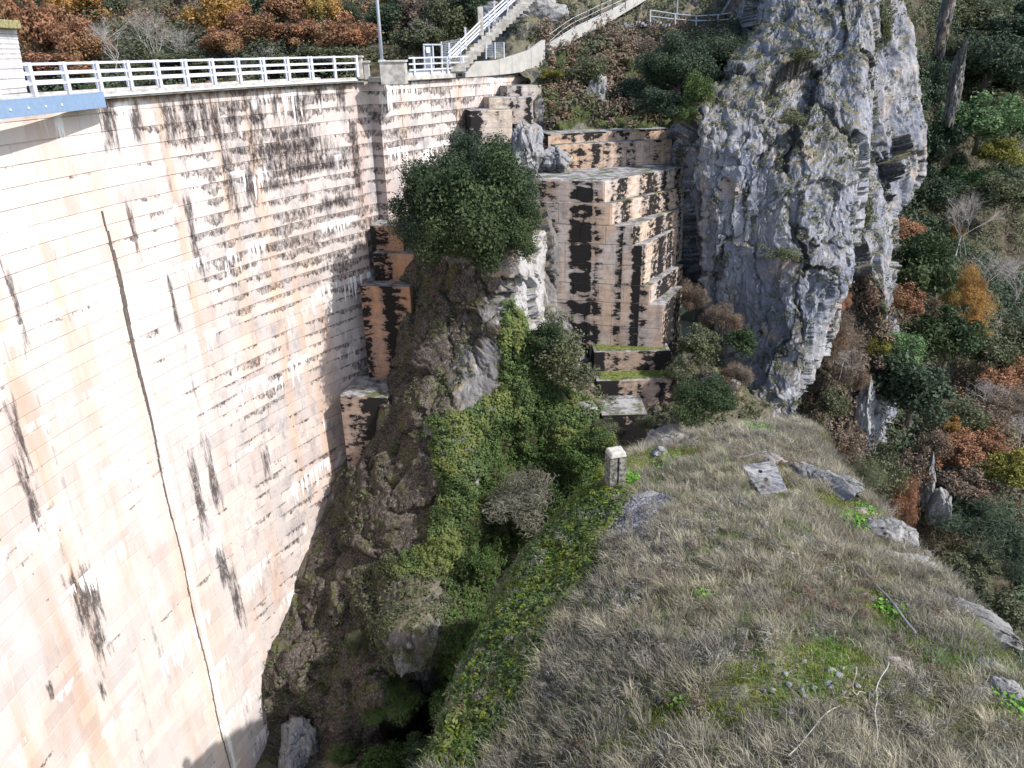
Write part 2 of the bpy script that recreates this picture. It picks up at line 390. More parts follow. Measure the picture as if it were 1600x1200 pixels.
M = dict(
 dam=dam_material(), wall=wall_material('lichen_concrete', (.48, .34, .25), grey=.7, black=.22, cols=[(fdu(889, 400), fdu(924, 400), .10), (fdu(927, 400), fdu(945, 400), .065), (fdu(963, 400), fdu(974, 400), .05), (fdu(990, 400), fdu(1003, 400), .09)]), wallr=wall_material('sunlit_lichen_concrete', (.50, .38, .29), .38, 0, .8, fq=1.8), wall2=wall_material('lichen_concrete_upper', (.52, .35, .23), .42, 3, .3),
 butt=wall_material('orange_concrete', (.42, .22, .12), .45, 5, .15), blackwall=wall_material('black_crusted_concrete', (.38, .27, .2), .6, 9, .2),
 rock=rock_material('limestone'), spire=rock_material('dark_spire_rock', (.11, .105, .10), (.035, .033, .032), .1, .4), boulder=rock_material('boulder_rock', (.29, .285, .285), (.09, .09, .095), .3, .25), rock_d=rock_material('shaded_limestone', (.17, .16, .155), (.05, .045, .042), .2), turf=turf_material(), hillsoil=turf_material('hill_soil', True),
 conc=flat('weathered_concrete', (.36, .34, .31), .9, .3, 0, 3), concl=flat('pale_concrete', (.33, .32, .30), .9, .12, 0, 2), white=flat('white_paint', (.44, .45, .50), .5, .08),
 grey_m=flat('galvanised_steel', (.42, .45, .50), .5, .1), blue=flat('blue_steel', (.17, .24, .35), .45, .06), dark=flat('dark_opening', (.02, .02, .02), .9, .1),
 brown_m=flat('rusty_post_joint_shadow', (.10, .085, .075), .8, .2), bark=flat('bark', (.13, .11, .09), .95, .35, 0, 9), twig=flat('grey_twig', (.27, .245, .23), .95, .3, 0, 5),
 twigl=flat('pale_twig', (.31, .29, .275), .95, .2, 0, 5),
 walk=flat('walkway_concrete', (.40, .40, .40), .9, .15), moss=flat('mossy_stone', (.22, .20, .10), .95, .35, 0, 8), gravel=flat('path_gravel', (.2, .2, .21), .95, .3, 0, 20),
 rope=flat('pale_rope', (.30, .28, .25), .9, .25), iron=flat('grey_iron_rod', (.20, .20, .21), .7, .2), water=flat('reservoir_water', (.03, .05, .05), .1, .1),
 signw=flat('sign_white', (.75, .75, .75), .5, .03),
 oak=leaf_material('oak_leaves', (.018, .034, .016), (.055, .080, .038), (.066, .088, .040)),
 oakd=leaf_material('dark_oak_leaves', (.024, .038, .026), (.08, .105, .068), (.055, .08, .045)),
 pale=leaf_material('pale_green_leaves', (.06, .11, .05), (.15, .22, .10), (.09, .16, .06)),
 olive=leaf_material('olive_leaves', (.06, .07, .04), (.14, .15, .09), (.09, .10, .05)),
 rust=leaf_material('rust_leaves', (.13, .07, .045), (.36, .19, .11), (.25, .15, .08)),
 gold=leaf_material('gold_leaves', (.24, .13, .04), (.42, .25, .09), (.24, .19, .06)),
 yel=leaf_material('yellow_green_leaves', (.09, .10, .025), (.25, .23, .06)),
 ivy=leaf_material('ivy_leaves', (.03, .055, .018), (.125, .17, .065), (.15, .175, .055)),
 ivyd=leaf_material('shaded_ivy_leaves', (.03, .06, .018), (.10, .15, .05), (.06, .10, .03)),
 brown=leaf_material('dry_brown_leaves', (.09, .07, .055), (.23, .18, .14), (.17, .11, .075)),
 straw=leaf_material('dry_grass_blades', (.10, .09, .06), (.52, .47, .35), (.25, .23, .18), .2),
 greyg=leaf_material('grey_dry_stalks', (.08, .075, .065), (.34, .32, .28), (.20, .18, .155), .15),
 twigd=leaf_material('dull_twigs', (.06, .06, .045), (.19, .185, .145), (.10, .105, .07), .1),
 turfb=leaf_material('turf_blades', (.08, .085, .045), (.32, .33, .19), (.14, .15, .07), .15),
 weed=leaf_material('weed_leaves', (.05, .13, .02), (.17, .34, .05)),
 mossb=leaf_material('moss_tips', (.08, .10, .01), (.20, .24, .03)),
)

# ------------------------------------------------------------------ terrain sheets
def pw(tbl, y): 
    a = np.array(tbl, float); return np.interp(y, a[:, 0], a[:, 1])
def sheet(name, L, Rr, y0, y1, nx, ny, ctrl, mat, disp, round_px=0, round_m=3, skirt=(0, 0, 0), skirt_v=(0, 1, -.2), attrs=None, kind='structure', edge=(True, True)):
    f = tps(ctrl); yy = np.linspace(y0, y1, ny); u = np.linspace(0, 1, nx)
    Lx, Rx = pw(L, yy), pw(Rr, yy)
    PX = Lx[:, None]+(Rx-Lx)[:, None]*u[None]; PY = np.repeat(yy[:, None], nx, 1)
    D = f(PX, PY)
    if round_px:
        for k, e in enumerate((PX-Lx[:, None], Rx[:, None]-PX)):
            if edge[k]:
                q = np.clip(1-e/round_px, 0, 1); D = D+round_m*(1-np.sqrt(1-np.clip(q, 0, .999)**2))
    P = W(PX, PY, D)
    du = np.gradient(P, axis=1); dv = np.gradient(P, axis=0); N = np.cross(du, dv); N /= np.linalg.norm(N, axis=2, keepdims=True)+1e-9
    s = np.sign(np.sum(N*(CAM-P), axis=2, keepdims=True)); N *= np.where(s == 0, 1, s)
    dd = disp(P, PX, PY); ck = np.zeros(PX.shape)
    if isinstance(dd, tuple): dd, ck = dd
    P = P+N*dd[..., None]
    grid = P; Lk, Rk, Tk = skirt; sv = np.array(skirt_v, float)
    def ext(G, n, side):
        if not n: return G
        st = np.cumsum(np.linspace(.15, 2.2, n))
        if side == 'L': e = G[:, :1]+st[::-1][None, :, None]*sv; return np.concatenate([e, G], 1)
        if side == 'R': e = G[:, -1:]+st[None, :, None]*sv; return np.concatenate([G, e], 1)
        e = G[:1]+st[::-1][:, None, None]*sv; return np.concatenate([e, G], 0)
    G = ext(ext(ext(grid, Lk, 'L'), Rk, 'R'), Tk, 'T')
    A = {}
    for k in ('earth', 'green', 'gravel', 'pale'):
        a = attrs[k](PX, PY, P) if attrs and k in attrs else np.zeros(PX.shape)
        a = np.pad(a, ((Tk, 0), (Lk, Rk)), mode='edge'); A[k] = a.ravel()
    A['crack'] = np.pad(ck, ((Tk, 0), (Lk, Rk)), mode='edge').ravel()
    h, w = G.shape[:2]; i = np.arange(h*w).reshape(h, w)
    Fc = np.stack([i[:-1, :-1], i[1:, :-1], i[1:, 1:], i[:-1, 1:]], -1).reshape(-1, 4)
    o = mk(name, G.reshape(-1, 3), Fc, mat, smooth=True, attrs=A); tag(o, kind=kind)
    du = np.gradient(P, axis=1); dv = np.gradient(P, axis=0); N2 = np.cross(du, dv); N2 /= np.linalg.norm(N2, axis=2, keepdims=True)+1e-9
    s = np.sign(np.sum(N2*N, axis=2, keepdims=True)); N2 *= np.where(s == 0, 1, s)
    return dict(P=P, N=N2, X=PX, Y=PY, o=o, f=f)
def soft(poly, noise=0, sc=.02):
    cx = np.array(poly, float)
    def g(PX, PY, P):
        a = 0
        for dx, dy in ((0, 0), (12, 0), (-12, 0), (0, 12), (0, -12)):
            w = noise*fbm(P*.8, 3, 5) if noise else 0
            a = a+inpoly(PX+dx+w, PY+dy+w, poly)*.2
        return a
    return g
def crag(a1=1.0, a2=.30, vs=.4, s1=.2, seed=0, cell=1.3):
    def g(P, PX, PY):
        w = np.stack([fbm(P*.35, 3, seed+40), fbm(P*.35, 3, seed+50), fbm(P*.35, 3, seed+60)], -1)
        w2 = np.stack([fbm(P*1.6, 3, seed+42), fbm(P*1.6, 3, seed+52), fbm(P*1.6, 3, seed+62)], -1)*.22
        q = P*np.array([1, 1, vs])+w*.8+w2
        d = a1*fbm(q*s1, 3, seed)
        h1, c1 = facets(q/cell/1.9, seed+1, .5); h2, c2 = facets((q+w2)/cell/.75, seed+2, .5); h3, c3 = facets((P*np.array([1, 1, .6])+w2)/(cell*.3), seed+3)
        d = d+a2*h1*1.3+a2*.38*h2+a2*.09*h3-.10*c1-.05*c2
        return d+.35*a2*fbm(q*1.2, 4, seed+90, .5, True), np.clip(.9*c1+.55*c2+.25*c3, 0, 1)
    return g

ridge_ctrl = [(1300,1190,7.0),(800,1190,9.2),(1600,1190,7.2),(1700,1250,6.6),(640,1250,9.6),(700,1130,11.5),(820,1010,12.6),(1000,1000,10.6),(1300,1000,10.0),(1550,1010,10.6),(1200,900,12.4),(1000,880,13.4),
   (850,880,16.2),(1450,900,13.4),(1200,760,17.2),(1000,765,17.6),(950,745,18.6),(1330,790,17),(1100,710,20),(1250,675,22.8),(1160,668,22.6),(1020,712,20.5),(1040,690,22),(880,790,18.5)]
gravel_poly = [(905,812),(975,775),(1050,758),(1085,772),(1070,800),(1050,838),(990,862),(925,850)]
gravel_in = [(930,815),(985,785),(1045,770),(1060,790),(1030,830),(975,845),(940,835)]
flank_poly = [(935,735),(985,775),(935,850),(930,900),(890,960),(850,1050),(800,1130),(740,1215),(600,1215),(800,900)]
ridge = sheet('grassy_ridge', [(655,1228),(668,1150),(690,1040),(715,985),(740,948),(800,893),(870,830),(980,765),(1080,712),(1170,690),(1260,645)],
   [(655,1240),(672,1275),(700,1292),(760,1332),(820,1385),(860,1432),(920,1492),(975,1537),(1040,1572),(1100,1607),(1260,1720)], 655, 1260, 420, 300, ridge_ctrl, M['turf'],
   lambda P, X, Y: .28*fbm(P*.55, 4, 3)+.07*fbm(P*2.5, 3, 8)+.03*fbm(P*8, 2, 4), 26, 1.6, (12, 12, 12), (.0, .25, -1), dict(gravel=soft(gravel_poly, 22), green=soft(flank_poly, 20)))

contact = [(300,655),(345,600),(430,600),(500,600),(570,588),(600,565),(690,548),(760,515),(830,485),(900,455),(960,430),(1050,405),(1200,398),(1280,396)]
spur_ctrl = [(800,340,43),(700,340,43.5),(620,380,46),(800,420,41),(760,480,40),(700,560,39.4),(650,640,38.4),(620,760,37),(600,850,36),(560,1000,34),(520,1120,32.6),(450,1190,32.5),
   (600,480,45.3),(590,570,44.8),(560,680,43.4),(515,760,41.6),(455,900,38.4),(410,1050,35.2),(396,1200,32.6),(370,1050,39),(410,900,42),(470,760,45),(520,660,47),(550,560,50),
   (790,500,39.6),(780,600,39),(700,750,35.6),(690,880,33.6),(640,1020,30.8),(610,1100,30.4),(850,640,39.5),(830,760,37.2),(790,850,35.6),(760,950,34),(720,1060,32.4),(655,1060,37),(655,1120,40),(640,1160,38),(640,1180,33),(740,1200,30),
   (900,560,43.2),(840,440,43.3),(1000,540,46.5),(1000,575,45),(1000,610,44),(1000,635,41.5),(1000,665,40.5),(930,650,39.5),(1000,700,37),(1100,660,37),(1180,650,38),(1100,560,45),(1180,540,45),(900,740,36.5),(960,760,33),(1050,740,32),(880,900,33)]
earth_poly = [(560,400),(650,400),(780,430),(770,500),(720,560),(700,640),(670,660),(680,760),(700,840),(620,900),(600,980),(650,1040),(650,1200),(380,1200),(400,1040),(470,860),(545,690),(590,560)]
green_poly = [(800,500),(830,580),(960,700),(900,800),(800,900),(770,1000),(740,1200),(680,1200),(690,1000),(700,860),(740,760)]
spur_disp = crag(.9, .26, .6, .25, 11, 1.1)
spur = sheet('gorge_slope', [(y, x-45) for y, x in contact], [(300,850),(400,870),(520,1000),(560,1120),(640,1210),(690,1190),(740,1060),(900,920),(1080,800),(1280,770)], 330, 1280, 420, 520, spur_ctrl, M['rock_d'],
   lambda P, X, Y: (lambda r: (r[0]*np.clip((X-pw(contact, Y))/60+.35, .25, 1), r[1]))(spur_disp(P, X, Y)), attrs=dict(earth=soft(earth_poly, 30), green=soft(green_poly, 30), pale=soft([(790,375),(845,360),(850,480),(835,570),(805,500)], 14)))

cliff_ctrl = [(1060,250,47.5),(1060,400,47.5),(1100,200,47),(1120,120,50),(1180,40,54),(1150,300,46.5),(1180,450,45),(1250,200,47.5),(1250,350,44.5),(1250,500,43),(1240,620,41),(1240,740,39),(1180,560,44.5),(1320,400,44.5),(1290,520,42.5),
   (1340,200,47.5),(1360,0,52),(1250,40,52),(1180,-60,57),(1370,-60,54),(1110,500,47),(1200,660,41)]
cliff = sheet('limestone_cliff', [(-80,1165),(40,1180),(100,1140),(130,1112),(180,1078),(230,1050),(300,1055),(420,1062),(470,1085),(520,1120),(600,1150),(760,1180)],
   [(-80,1378),(100,1366),(300,1342),(400,1326),(470,1300),(540,1280),(600,1270),(680,1260),(760,1258)], -80, 760, 520, 800, cliff_ctrl, M['rock'],
   crag(1.7, .55, .13, .15, 21, 1.9), 24, 2.5, (10, 10, 8), (.05, 1, -.3))
cliff2 = sheet('rear_cliff', [(-80,1290),(300,1290),(500,1270),(600,1262),(760,1240),(900,1240)],
   [(-80,1412),(60,1440),(200,1446),(270,1440),(330,1396),(420,1386),(500,1374),(560,1382),(640,1378),(690,1355),(740,1330),(900,1330)], -80, 900, 130, 560,
   [(1300,0,56),(1420,0,60),(1300,300,53),(1430,200,58),(1370,400,53),(1300,500,50),(1360,560,51),(1290,700,46),(1350,680,47),(1300,860,42)], M['rock'],
   crag(1.3, .5, .11, .2, 31, 1.8), 16, 3, (0, 10, 8), (.05, 1, -.3), dict(earth=soft([(1275,440),(1345,430),(1345,700),(1255,780),(1262,620)], 15)))
uphill = sheet('upper_slope', [(-80,850),(0,806),(46,758),(97,712),(118,790),(130,830),(200,800),(320,800)], [(-80,1230),(320,1150)], -80, 320, 260, 200,
   [(850,115,57.5),(830,125,56),(900,72,61.5),(950,44,65),(990,18,69),(1030,0,72),(860,40,65),(900,8,70),(800,60,63),(760,85,62),(760,20,70),(800,150,55),(900,190,52.5),(1050,195,52.8),(900,130,56.5),(1000,110,58),(1000,60,64),(1100,42,63.5),(1190,42,62.5),(1100,100,59),(1100,150,56),(1190,150,55),
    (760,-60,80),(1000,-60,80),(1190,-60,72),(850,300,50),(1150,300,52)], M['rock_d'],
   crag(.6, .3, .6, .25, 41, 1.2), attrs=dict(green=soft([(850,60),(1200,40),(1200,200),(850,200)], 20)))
farright = sheet('far_hillside', [(-120,1360),(500,1300),(900,1240),(1280,1400)], [(-120,1800),(1280,1800)], -120, 1280, 200, 420,
   [(1450,-100,125),(1600,-100,140),(1450,0,108),(1600,0,128),(1450,300,84),(1600,300,96),(1380,500,64),(1600,500,76),(1400,700,52),(1600,700,58),(1400,850,46),(1600,850,48),(1450,1000,41),(1650,1050,39),(1700,1200,36),(1350,900,45)], M['hillsoil'],
   lambda P, X, Y: 1.8*fbm(P*.09, 4, 51)+.4*fbm(P*.6, 3, 52), attrs=dict(green=lambda X, Y, P: np.clip(.5+fbm(P*.12, 3, 8), 0, 1)*.45))
backhill = sheet('back_hillside', [(-160,-200),(220,-200)], [(-160,1000),(220,900)], -160, 220, 160, 90,
   [(-100,140,72),(300,130,74),(600,120,78),(850,120,84),(-100,0,95),(400,0,100),(800,0,105),(0,-140,130),(800,-140,140),(-100,215,66),(800,215,74)], M['hillsoil'],
   lambda P, X, Y: 1.8*fbm(P*.07, 4, 61)+.5*fbm(P*.5, 3, 62), attrs=dict(green=lambda X, Y, P: np.clip(.4+fbm(P*.12, 3, 8), 0, 1)*.6))
# valley floor under everything and far terrain out of frame
mk('valley_floor', [(-500,-200,-62),(600,-200,-62),(600,700,-62),(-500,700,-62)], [(0,1,2,3)], M['turf'], attrs={'green': [.6]*4, 'gravel': [0]*4})['kind'] = 'structure'
wv = [dpt(R_(a), 3.2, -5.) for a in range(-30, 43, 3)]
mk('reservoir_water', wv+[(5,75,-5.),(-120,95,-5.),(-160,-20,-5.)], [tuple(range(len(wv)+3))], M['water'])['kind'] = 'structure'

# ------------------------------------------------------------------ dam
dam = empty('arch_dam', dpt(R_(10)), 'high curved concrete dam face in pale streaked blocks, filling the left side', 'dam')
di = np.array(dam.location)
A0, A1 = R_(-30), R_(39.2); ZB = -50
na = 90; az = np.linspace(A0, A1, na)
V = []; UV = []
for a in az:
    for r, z in ((0, -.18), (0, ZB), (3.0, ZB), (3.0, -.18)):
        V.append(np.array(dpt(a, r, z))-di); UV.append((a*DR, z))
Fc = [(4*i+j, 4*i+(j+1) % 4, 4*i+4+(j+1) % 4, 4*i+4+j) for i in range(na-1) for j in range(4)]+[(0, 3, 2, 1), (4*na-4, 4*na-3, 4*na-2, 4*na-1)]
mk('wall_core', V, [f[::-1] for f in Fc], M['dam'], dam, uv=UV)
blocks = []
S0, S1 = A0*DR, A1*DR
nrow = int((-ZB-.2)/PITCHZ)
for r in range(nrow):
    zt = -PITCHZ*(r) if r else -.18; zb = -PITCHZ*(r+1)
    row = -(r+1); off = BLK/2*(abs(row) % 2)
    k0 = math.floor((S0+off)/BLK); s = k0*BLK-off
    while s < S1:
        a, b = max(s, S0), min(s+BLK, S1)
        if b-a > .2: blocks.append((a, b, zb, zt))
        s += BLK
J = .009
def block_geo(a, b, zb, zt):
    pr = -(.012+.012*random.random()); t1, t2 = pr+random.uniform(-.006, .006), pr+random.uniform(-.006, .006)
    ch = .018; v = []; uv = []
    for s_, z_, r_ in ((a+J, zb+J, .0), (b-J, zb+J, .0), (b-J, zt-J, .0), (a+J, zt-J, .0), (a+J+ch, zb+J+ch, t1), (b-J-ch, zb+J+ch, t2), (b-J-ch, zt-J-ch, t2), (a+J+ch, zt-J-ch, t1)):
        v.append(dpt(s_/DR, r_, z_)); uv.append((s_, z_))
    return v, uv
BF = [(4, 5, 6, 7), (0, 1, 5, 4), (1, 2, 6, 5), (2, 3, 7, 6), (3, 0, 4, 7)]
info = []
for q in blocks:
    c = dpt((q[0]+q[1])/2/DR, 0, (q[2]+q[3])/2); px, py, zz = proj(c)
    vis = -30 < px < 1630 and -30 < py < 1230 and zz > 0 and px < pw(contact, py)+6
    info.append((zz if vis else 1e9+zz, q))
info.sort(key=lambda t: t[0])
sv, sf, su = [], [], []
for n_, (d_, q) in enumerate(info):
    v, uv = block_geo(*q)
    if n_ < 300 and d_ < 1e9:
        c = np.mean(v, axis=0); o = mk('concrete_block', np.array(v)-c, BF, M['dam'], dam, uv=uv); o.location = c-di
    else:
        b_ = len(sv); sv += [np.array(p)-di for p in v]; su += uv; sf += [tuple(b_+i for i in f) for f in BF]
o = mk('block_courses', sv, sf, M['dam'], dam, uv=su); tag(o, kind='stuff')
# open vertical joint: the slot's shadow is made as a raised dark strip
sj, zj, _ = dhit(157, 330)
mb = MB(); 
for k in range(60):
    z0 = zj-k*.8
    if z0 < ZB+1: break
    a = (sj+.05*math.sin(k*.7))/DR; jw = max(.06, min(.08+.05*k, .30-.016*k))
    p = [dpt(a, -.05, z0), dpt(a+jw/DR, -.05, z0), dpt(a+jw/DR, .05, z0), dpt(a, .05, z0)]
    mb.hexa([(x, y, z0-.8) for x, y, _ in p]+[(x, y, z0) for x, y, _ in p])
mb.build('joint_shadow', M['brown_m'], dam)
# crest coping
def arc_strip(mb, a0, a1, r0, r1, z0, z1, n=40):
    for i in range(n):
        a, b = a0+(a1-a0)*i/n, a0+(a1-a0)*(i+1)/n
        mb.hexa([dpt(a, r0, z0), dpt(b, r0, z0), dpt(b, r1, z0), dpt(a, r1, z0), dpt(a, r0, z1), dpt(b, r0, z1), dpt(b, r1, z1), dpt(a, r1, z1)])
    return mb
arc_strip(MB(), A0, A1, -.35, .25, -.177, .06).build('coping', M['moss'] if 0 else M['conc'], dam)
arc_strip(MB(), A0, A1, -.42, -.351, -.1, -.04).build('drip_pipe', M['grey_m'], dam)
arc_strip(MB(), A0, A1, .252, 2.75, -.177, -.02).build('walkway', M['walk'], dam)
arc_strip(MB(), A0, A1, 2.752, 3.2, -.177, .06).build('coping', M['conc'], dam)
# brackets under the coping
mb = MB()
for k in range(60):
    a = R_(-8)+k*.6/DR
    if a > A1: break
    mb.hexa([dpt(a, -.3, -.36), dpt(a+.25/DR, -.3, -.36), dpt(a+.25/DR, -.03, -.36), dpt(a, -.03, -.36), dpt(a, -.3, -.18), dpt(a+.25/DR, -.3, -.18), dpt(a+.25/DR, -.03, -.18), dpt(a, -.03, -.18)])

def railing(name, a0, a1, r, label, n, zb=.06, rails=(.42, .74, 1.06)):
    t = empty(name, dpt((a0+a1)/2, r, zb), label, 'railing', 'white railings along the dam crest')
    for i in range(n+1):
        a = a0+(a1-a0)*i/n; x, y, _ = dpt(a, r)
        MB().box((x, y, zb+.56), (.15, .12, 1.12), math.pi/2-a).build('post', M['white'], t, .012)
    for h in rails:
        mb = MB()
        for i in range(n):
            a, b = a0+(a1-a0)*i/n, a0+(a1-a0)*(i+1)/n
            e = .08/DR
            q = [dpt(a+e, r-.035), dpt(b-e, r-.035), dpt(b-e, r+.035), dpt(a+e, r+.035)]
            mb.hexa([(x, y, zb+h-.045) for x, y, _ in q]+[(x, y, zb+h+.04) for x, y, _ in q])
        mb.build('rail', M['white'], t)
    return t
def az_px(px, py): return dhit(px, py)[0]/DR
a_end = az_px(558, 118)
railing('railing', R_(-2), a_end, -.05, 'white concrete railing on the near edge of the dam crest', 20)
railing('railing', R_(0), a_end-.02, 2.95, 'white railing on the far, reservoir side of the dam crest', 19)
# pillars closing the railing
def pillar(px0, px1, py0, py1, Y, label, depth=.5, mat='conc', cap=True):
    a = W((px0+px1)/2, py1, Y); top = W((px0+px1)/2, py0, Y); w = np.linalg.norm(W(px1, py1, Y)-W(px0, py1, Y))
    t = empty('railing_pillar', a, label, 'pillar', 'concrete pillars on the crest')
    MB().box((a[0], a[1], (a[2]+top[2])/2-.12), (w, depth, top[2]-a[2]+.05)).build('shaft', M[mat], t, .02)
    if cap: MB().box((a[0], a[1], top[2]-.05), (w+.12, depth+.12, .1)).build('cap', M['conc'], t, .015)
    return t
Yp = W(565, 118, dhit(565, 118)[2])[1]
pillar(557, 568, 87, 119, Yp, 'slim grey concrete pillar closing the long white railing', .4)
pillar(570, 578, 95, 120, Yp+.2, 'short pale pillar just right of the slim crest pillar', .4, 'concl')
pillar(597, 636, 94, 127, Yp-.3, 'broad weathered concrete plinth beside the lamp post', 1.0, 'conc')
# ---- abutment wall running on from the dam end
E0 = np.array(dpt(A1)); dirw = np.array([math.sin(R_(38)), math.cos(R_(38))]); nrmw = np.array([dirw[1], -dirw[0]])
def apt(s, n, z): q = E0[:2]+dirw*s+nrmw*n; return (q[0], q[1], z)
def aline(px, py, n=0):
    d = ray(px, py); A_ = np.array([[d[0], -dirw[0]], [d[1], -dirw[1]]]); b_ = E0[:2]+nrmw*n-CAM[:2]
    t_, s_ = np.linalg.solve(A_, b_); return s_, CAM[2]+d[2]*t_
ab = empty('abutment_wall', apt(2, 0, -.2), 'blocky stained concrete wall between the dam face and the stepped concrete blocks', 'wall')
abi = np.array(ab.location)
def abox(name, s0, s1, n0, n1, z0, z1, mat, bevel=0, parent=ab):
    mb = MB().hexa([apt(s0, n1, z0), apt(s0, n0, z0), apt(s1, n0, z0), apt(s1, n1, z0), apt(s0, n1, z1), apt(s0, n0, z1), apt(s1, n0, z1), apt(s1, n1, z1)])
    return mb.build(name, mat, parent, bevel)
def uvbox(name, s0, s1, n0, n1, z0, z1, parent):
    v = [apt(s0, n1, z0), apt(s1, n1, z0), apt(s1, n0, z0), apt(s0, n0, z0), apt(s0, n1, z1), apt(s1, n1, z1), apt(s1, n0, z1), apt(s0, n0, z1)]
    uv = [(S1+s0+(n1*.5 if i in (0, 1, 4, 5) else -1), z) for i, (s0, z) in enumerate(((s0, z0), (s1, z0), (s1, z0), (s0, z0), (s0, z1), (s1, z1), (s1, z1), (s0, z1)))]
    c = np.mean(v, axis=0); o = mk(name, np.array(v)-c, BOXF, M['dam'], parent, uv=uv); o.location = c-np.array(parent.location); return o
s_p = aline(606, 200, 0)[0]
uvbox('wall_core', s_p, 16, -2.8, .3, -20, -.3, ab)
uvbox('pilaster', 0.04, s_p-.03, -2.5, -.35, -24, -.22, ab)
uvbox('corner_pier', s_p-.9, s_p-.0, -2.0, .42, -10, -.22, ab)
for r in range(15):
    s = s_p+.02-(.8 if r % 2 else 0)
    while s < 15.5:
        a, b = max(s, s_p+.02), min(s+1.7, 15.9)
        if b-a > .3: uvbox('concrete_block', a+.015, b-.015, .30, .325+.02*random.random(), -.7*(r+1)+.015, -.7*r-(.3 if r == 0 else .015), ab)
        s += 1.7
abox('coping', s_p-.9, 7.9, -.3, .6, -.22, .02, M['conc'], .02)
s_r0, s_r1 = aline(636, 120)[0], aline(727, 115)[0]
rl = empty('railing', apt((s_r0+s_r1)/2, .2, .02), 'short white railing between the broad plinth and the ramp parapet', 'railing', 'white railings along the dam crest')
for i in range(4):
    s = s_r0+(s_r1-s_r0)*(i+.3)/3.6; MB().box(apt(s, .2, .52), (.13, .12, 1.0), math.pi/2-R_(38)).build('post', M['white'], rl, .01)
for h in (.3, .62, .95): MB().hexa([apt(a, n, z) for z in (h-.02, h+.06) for a, n in ((s_r0, .24), (s_r1, .24), (s_r1, .17), (s_r0, .17))]).build('rail', M['white'], rl)
MB().hexa([apt(a, n, z) for z in (.0, .27) for a, n in ((s_r0, .13), (s_r1, .13), (s_r1, .05), (s_r0, .05))]).build('kick_board', M['grey_m'], rl)
# parapet + ramp wall
def rampwall():
    t = empty('ramp_wall', apt(8, 0, 0), 'pale concrete parapet rising to the right along the hillside ramp', 'wall')
    pts = [(727, 97, 121), (780, 94, 117), (800, 88, 115), (830, 78, 110), (852, 62, 104), (858, 70, 92), (900, 44, 62), (950, 20, 36), (990, -2, 12), (1030, -26, -12)]
    Ys = [aline(727, 115)[0]]
    Yw = [W(727, 115, 1)[0]*0+y for y in (52, 54, 55, 56.5, 58, 58.4, 61, 64.5, 68, 72)]
    Y0 = apt(s_r1, .2, 0)[1]; Yw = [Y0+(y-52) for y in Yw]
    for i in range(len(pts)-1):
        (xa, ta, ba), (xb, tb, bb) = pts[i], pts[i+1]
        A, B, C, D = W(xa, ba, Yw[i]), W(xb, bb, Yw[i+1]), W(xb, tb, Yw[i+1]), W(xa, ta, Yw[i])
        A[2] -= 0; bk = np.array([-.25, .32, 0])
        if i == 4: continue
        g = np.array([(B-A)[0], (B-A)[1], 0]); g = g/np.linalg.norm(g)*.012
        MB().hexa([A+g, B-g, B-g+bk, A+g+bk, D+g, C-g, C-g+bk, D+g+bk]).build('panel', M['concl'], t, .01)
    return t, pts, Yw
ramp_t, ramp_pts, ramp_Y = rampwall()
# ---- lamp post
lp = W(597, 97, Yp+1.0)
t = empty('lamp_post', lp, 'tall slim blue-grey lamp post rising above the crest', 'lamp post')
MB().tube([lp, lp+np.array([0, 0, 4.5]), lp+np.array([0, 0, 8.5])], [.10, .075, .05], 8).build('pole', M['grey_m'], t, smooth=True)
MB().box(lp+np.array([0, 0, .06]), (.35, .35, .12)).build('base_plate', M['grey_m'], t, .01)
MB().tube([lp+np.array([0, 0, 8.5]), lp+np.array([.4, 0, 8.9]), lp+np.array([1.2, 0, 9.0])], .04, 6).build('arm', M['grey_m'], t)
MB().box(lp+np.array([1.4, 0, 8.97]), (.6, .22, .1)).build('lamp_head', M['grey_m'], t, .03)
# ---- gate, mesh fence
Yg = Yp+5
def bar(mb, a, b, r=.03, n=5): mb.tube([a, b], r, n)
t = empty('steel_gate', W(675, 108, Yg), 'open white steel gate frame with a notice behind the short railing', 'gate')
for xa, ya, xb, yb in ((662,70,664,112),(676,71,678,112),(690,70,691,112)): MB().tube([W(xa, ya, Yg), W(xb, yb, Yg)], .05, 6).build('frame_post', M['white'], t)
MB().tube([W(661, 70, Yg), W(690, 70, Yg)], .05, 6).build('frame_top', M['white'], t)
p0 = W(667, 73, Yg); MB().box(W(669, 78, Yg-.08), (.22, .02, .32)).build('notice', M['signw'], t)
MB().box(W(669, 90, Yg+.02), (.5, .02, 1.5)).build('mesh_panel', flat('perforated_sheet', (.2,.22,.25)), t)
t = empty('mesh_fence', W(710, 100, Yg), 'wire mesh fence on thin grey posts at the foot of the stair', 'fence')
fp = [(689,65),(719,60)]; prev = None
for x, y in fp: MB().tube([W(x, y, Yg), W(x+1, 100, Yg)], .04, 5).build('post', M['grey_m'], t)
mb = MB()
for k in range(16): bar(mb, W(690+1.9*k, 66-.3*k, Yg), W(691+1.9*k, 98, Yg), .006, 3)
for k in range(12): bar(mb, W(690, 66+2.8*k, Yg), W(720, 61+3.1*k, Yg), .006, 3)
mb.build('wire_mesh', M['grey_m'], t)
t = empty('mesh_fence', W(773, 92, Yg), 'short wire fence panel standing on the ramp parapet', 'fence')
for x in (759, 773, 787): MB().tube([W(x, 66, Yg-1), W(x+.5, 92, Yg-1)], .045, 5).build('post', M['white'], t)
mb = MB()
for k in range(14): bar(mb, W(760+1.9*k, 67, Yg-1), W(760+1.9*k, 90, Yg-1), .006, 3)
for k in range(9): bar(mb, W(760, 67+2.7*k, Yg-1), W(787, 66+2.7*k, Yg-1), .006, 3)
mb.build('wire_mesh', M['grey_m'], t)
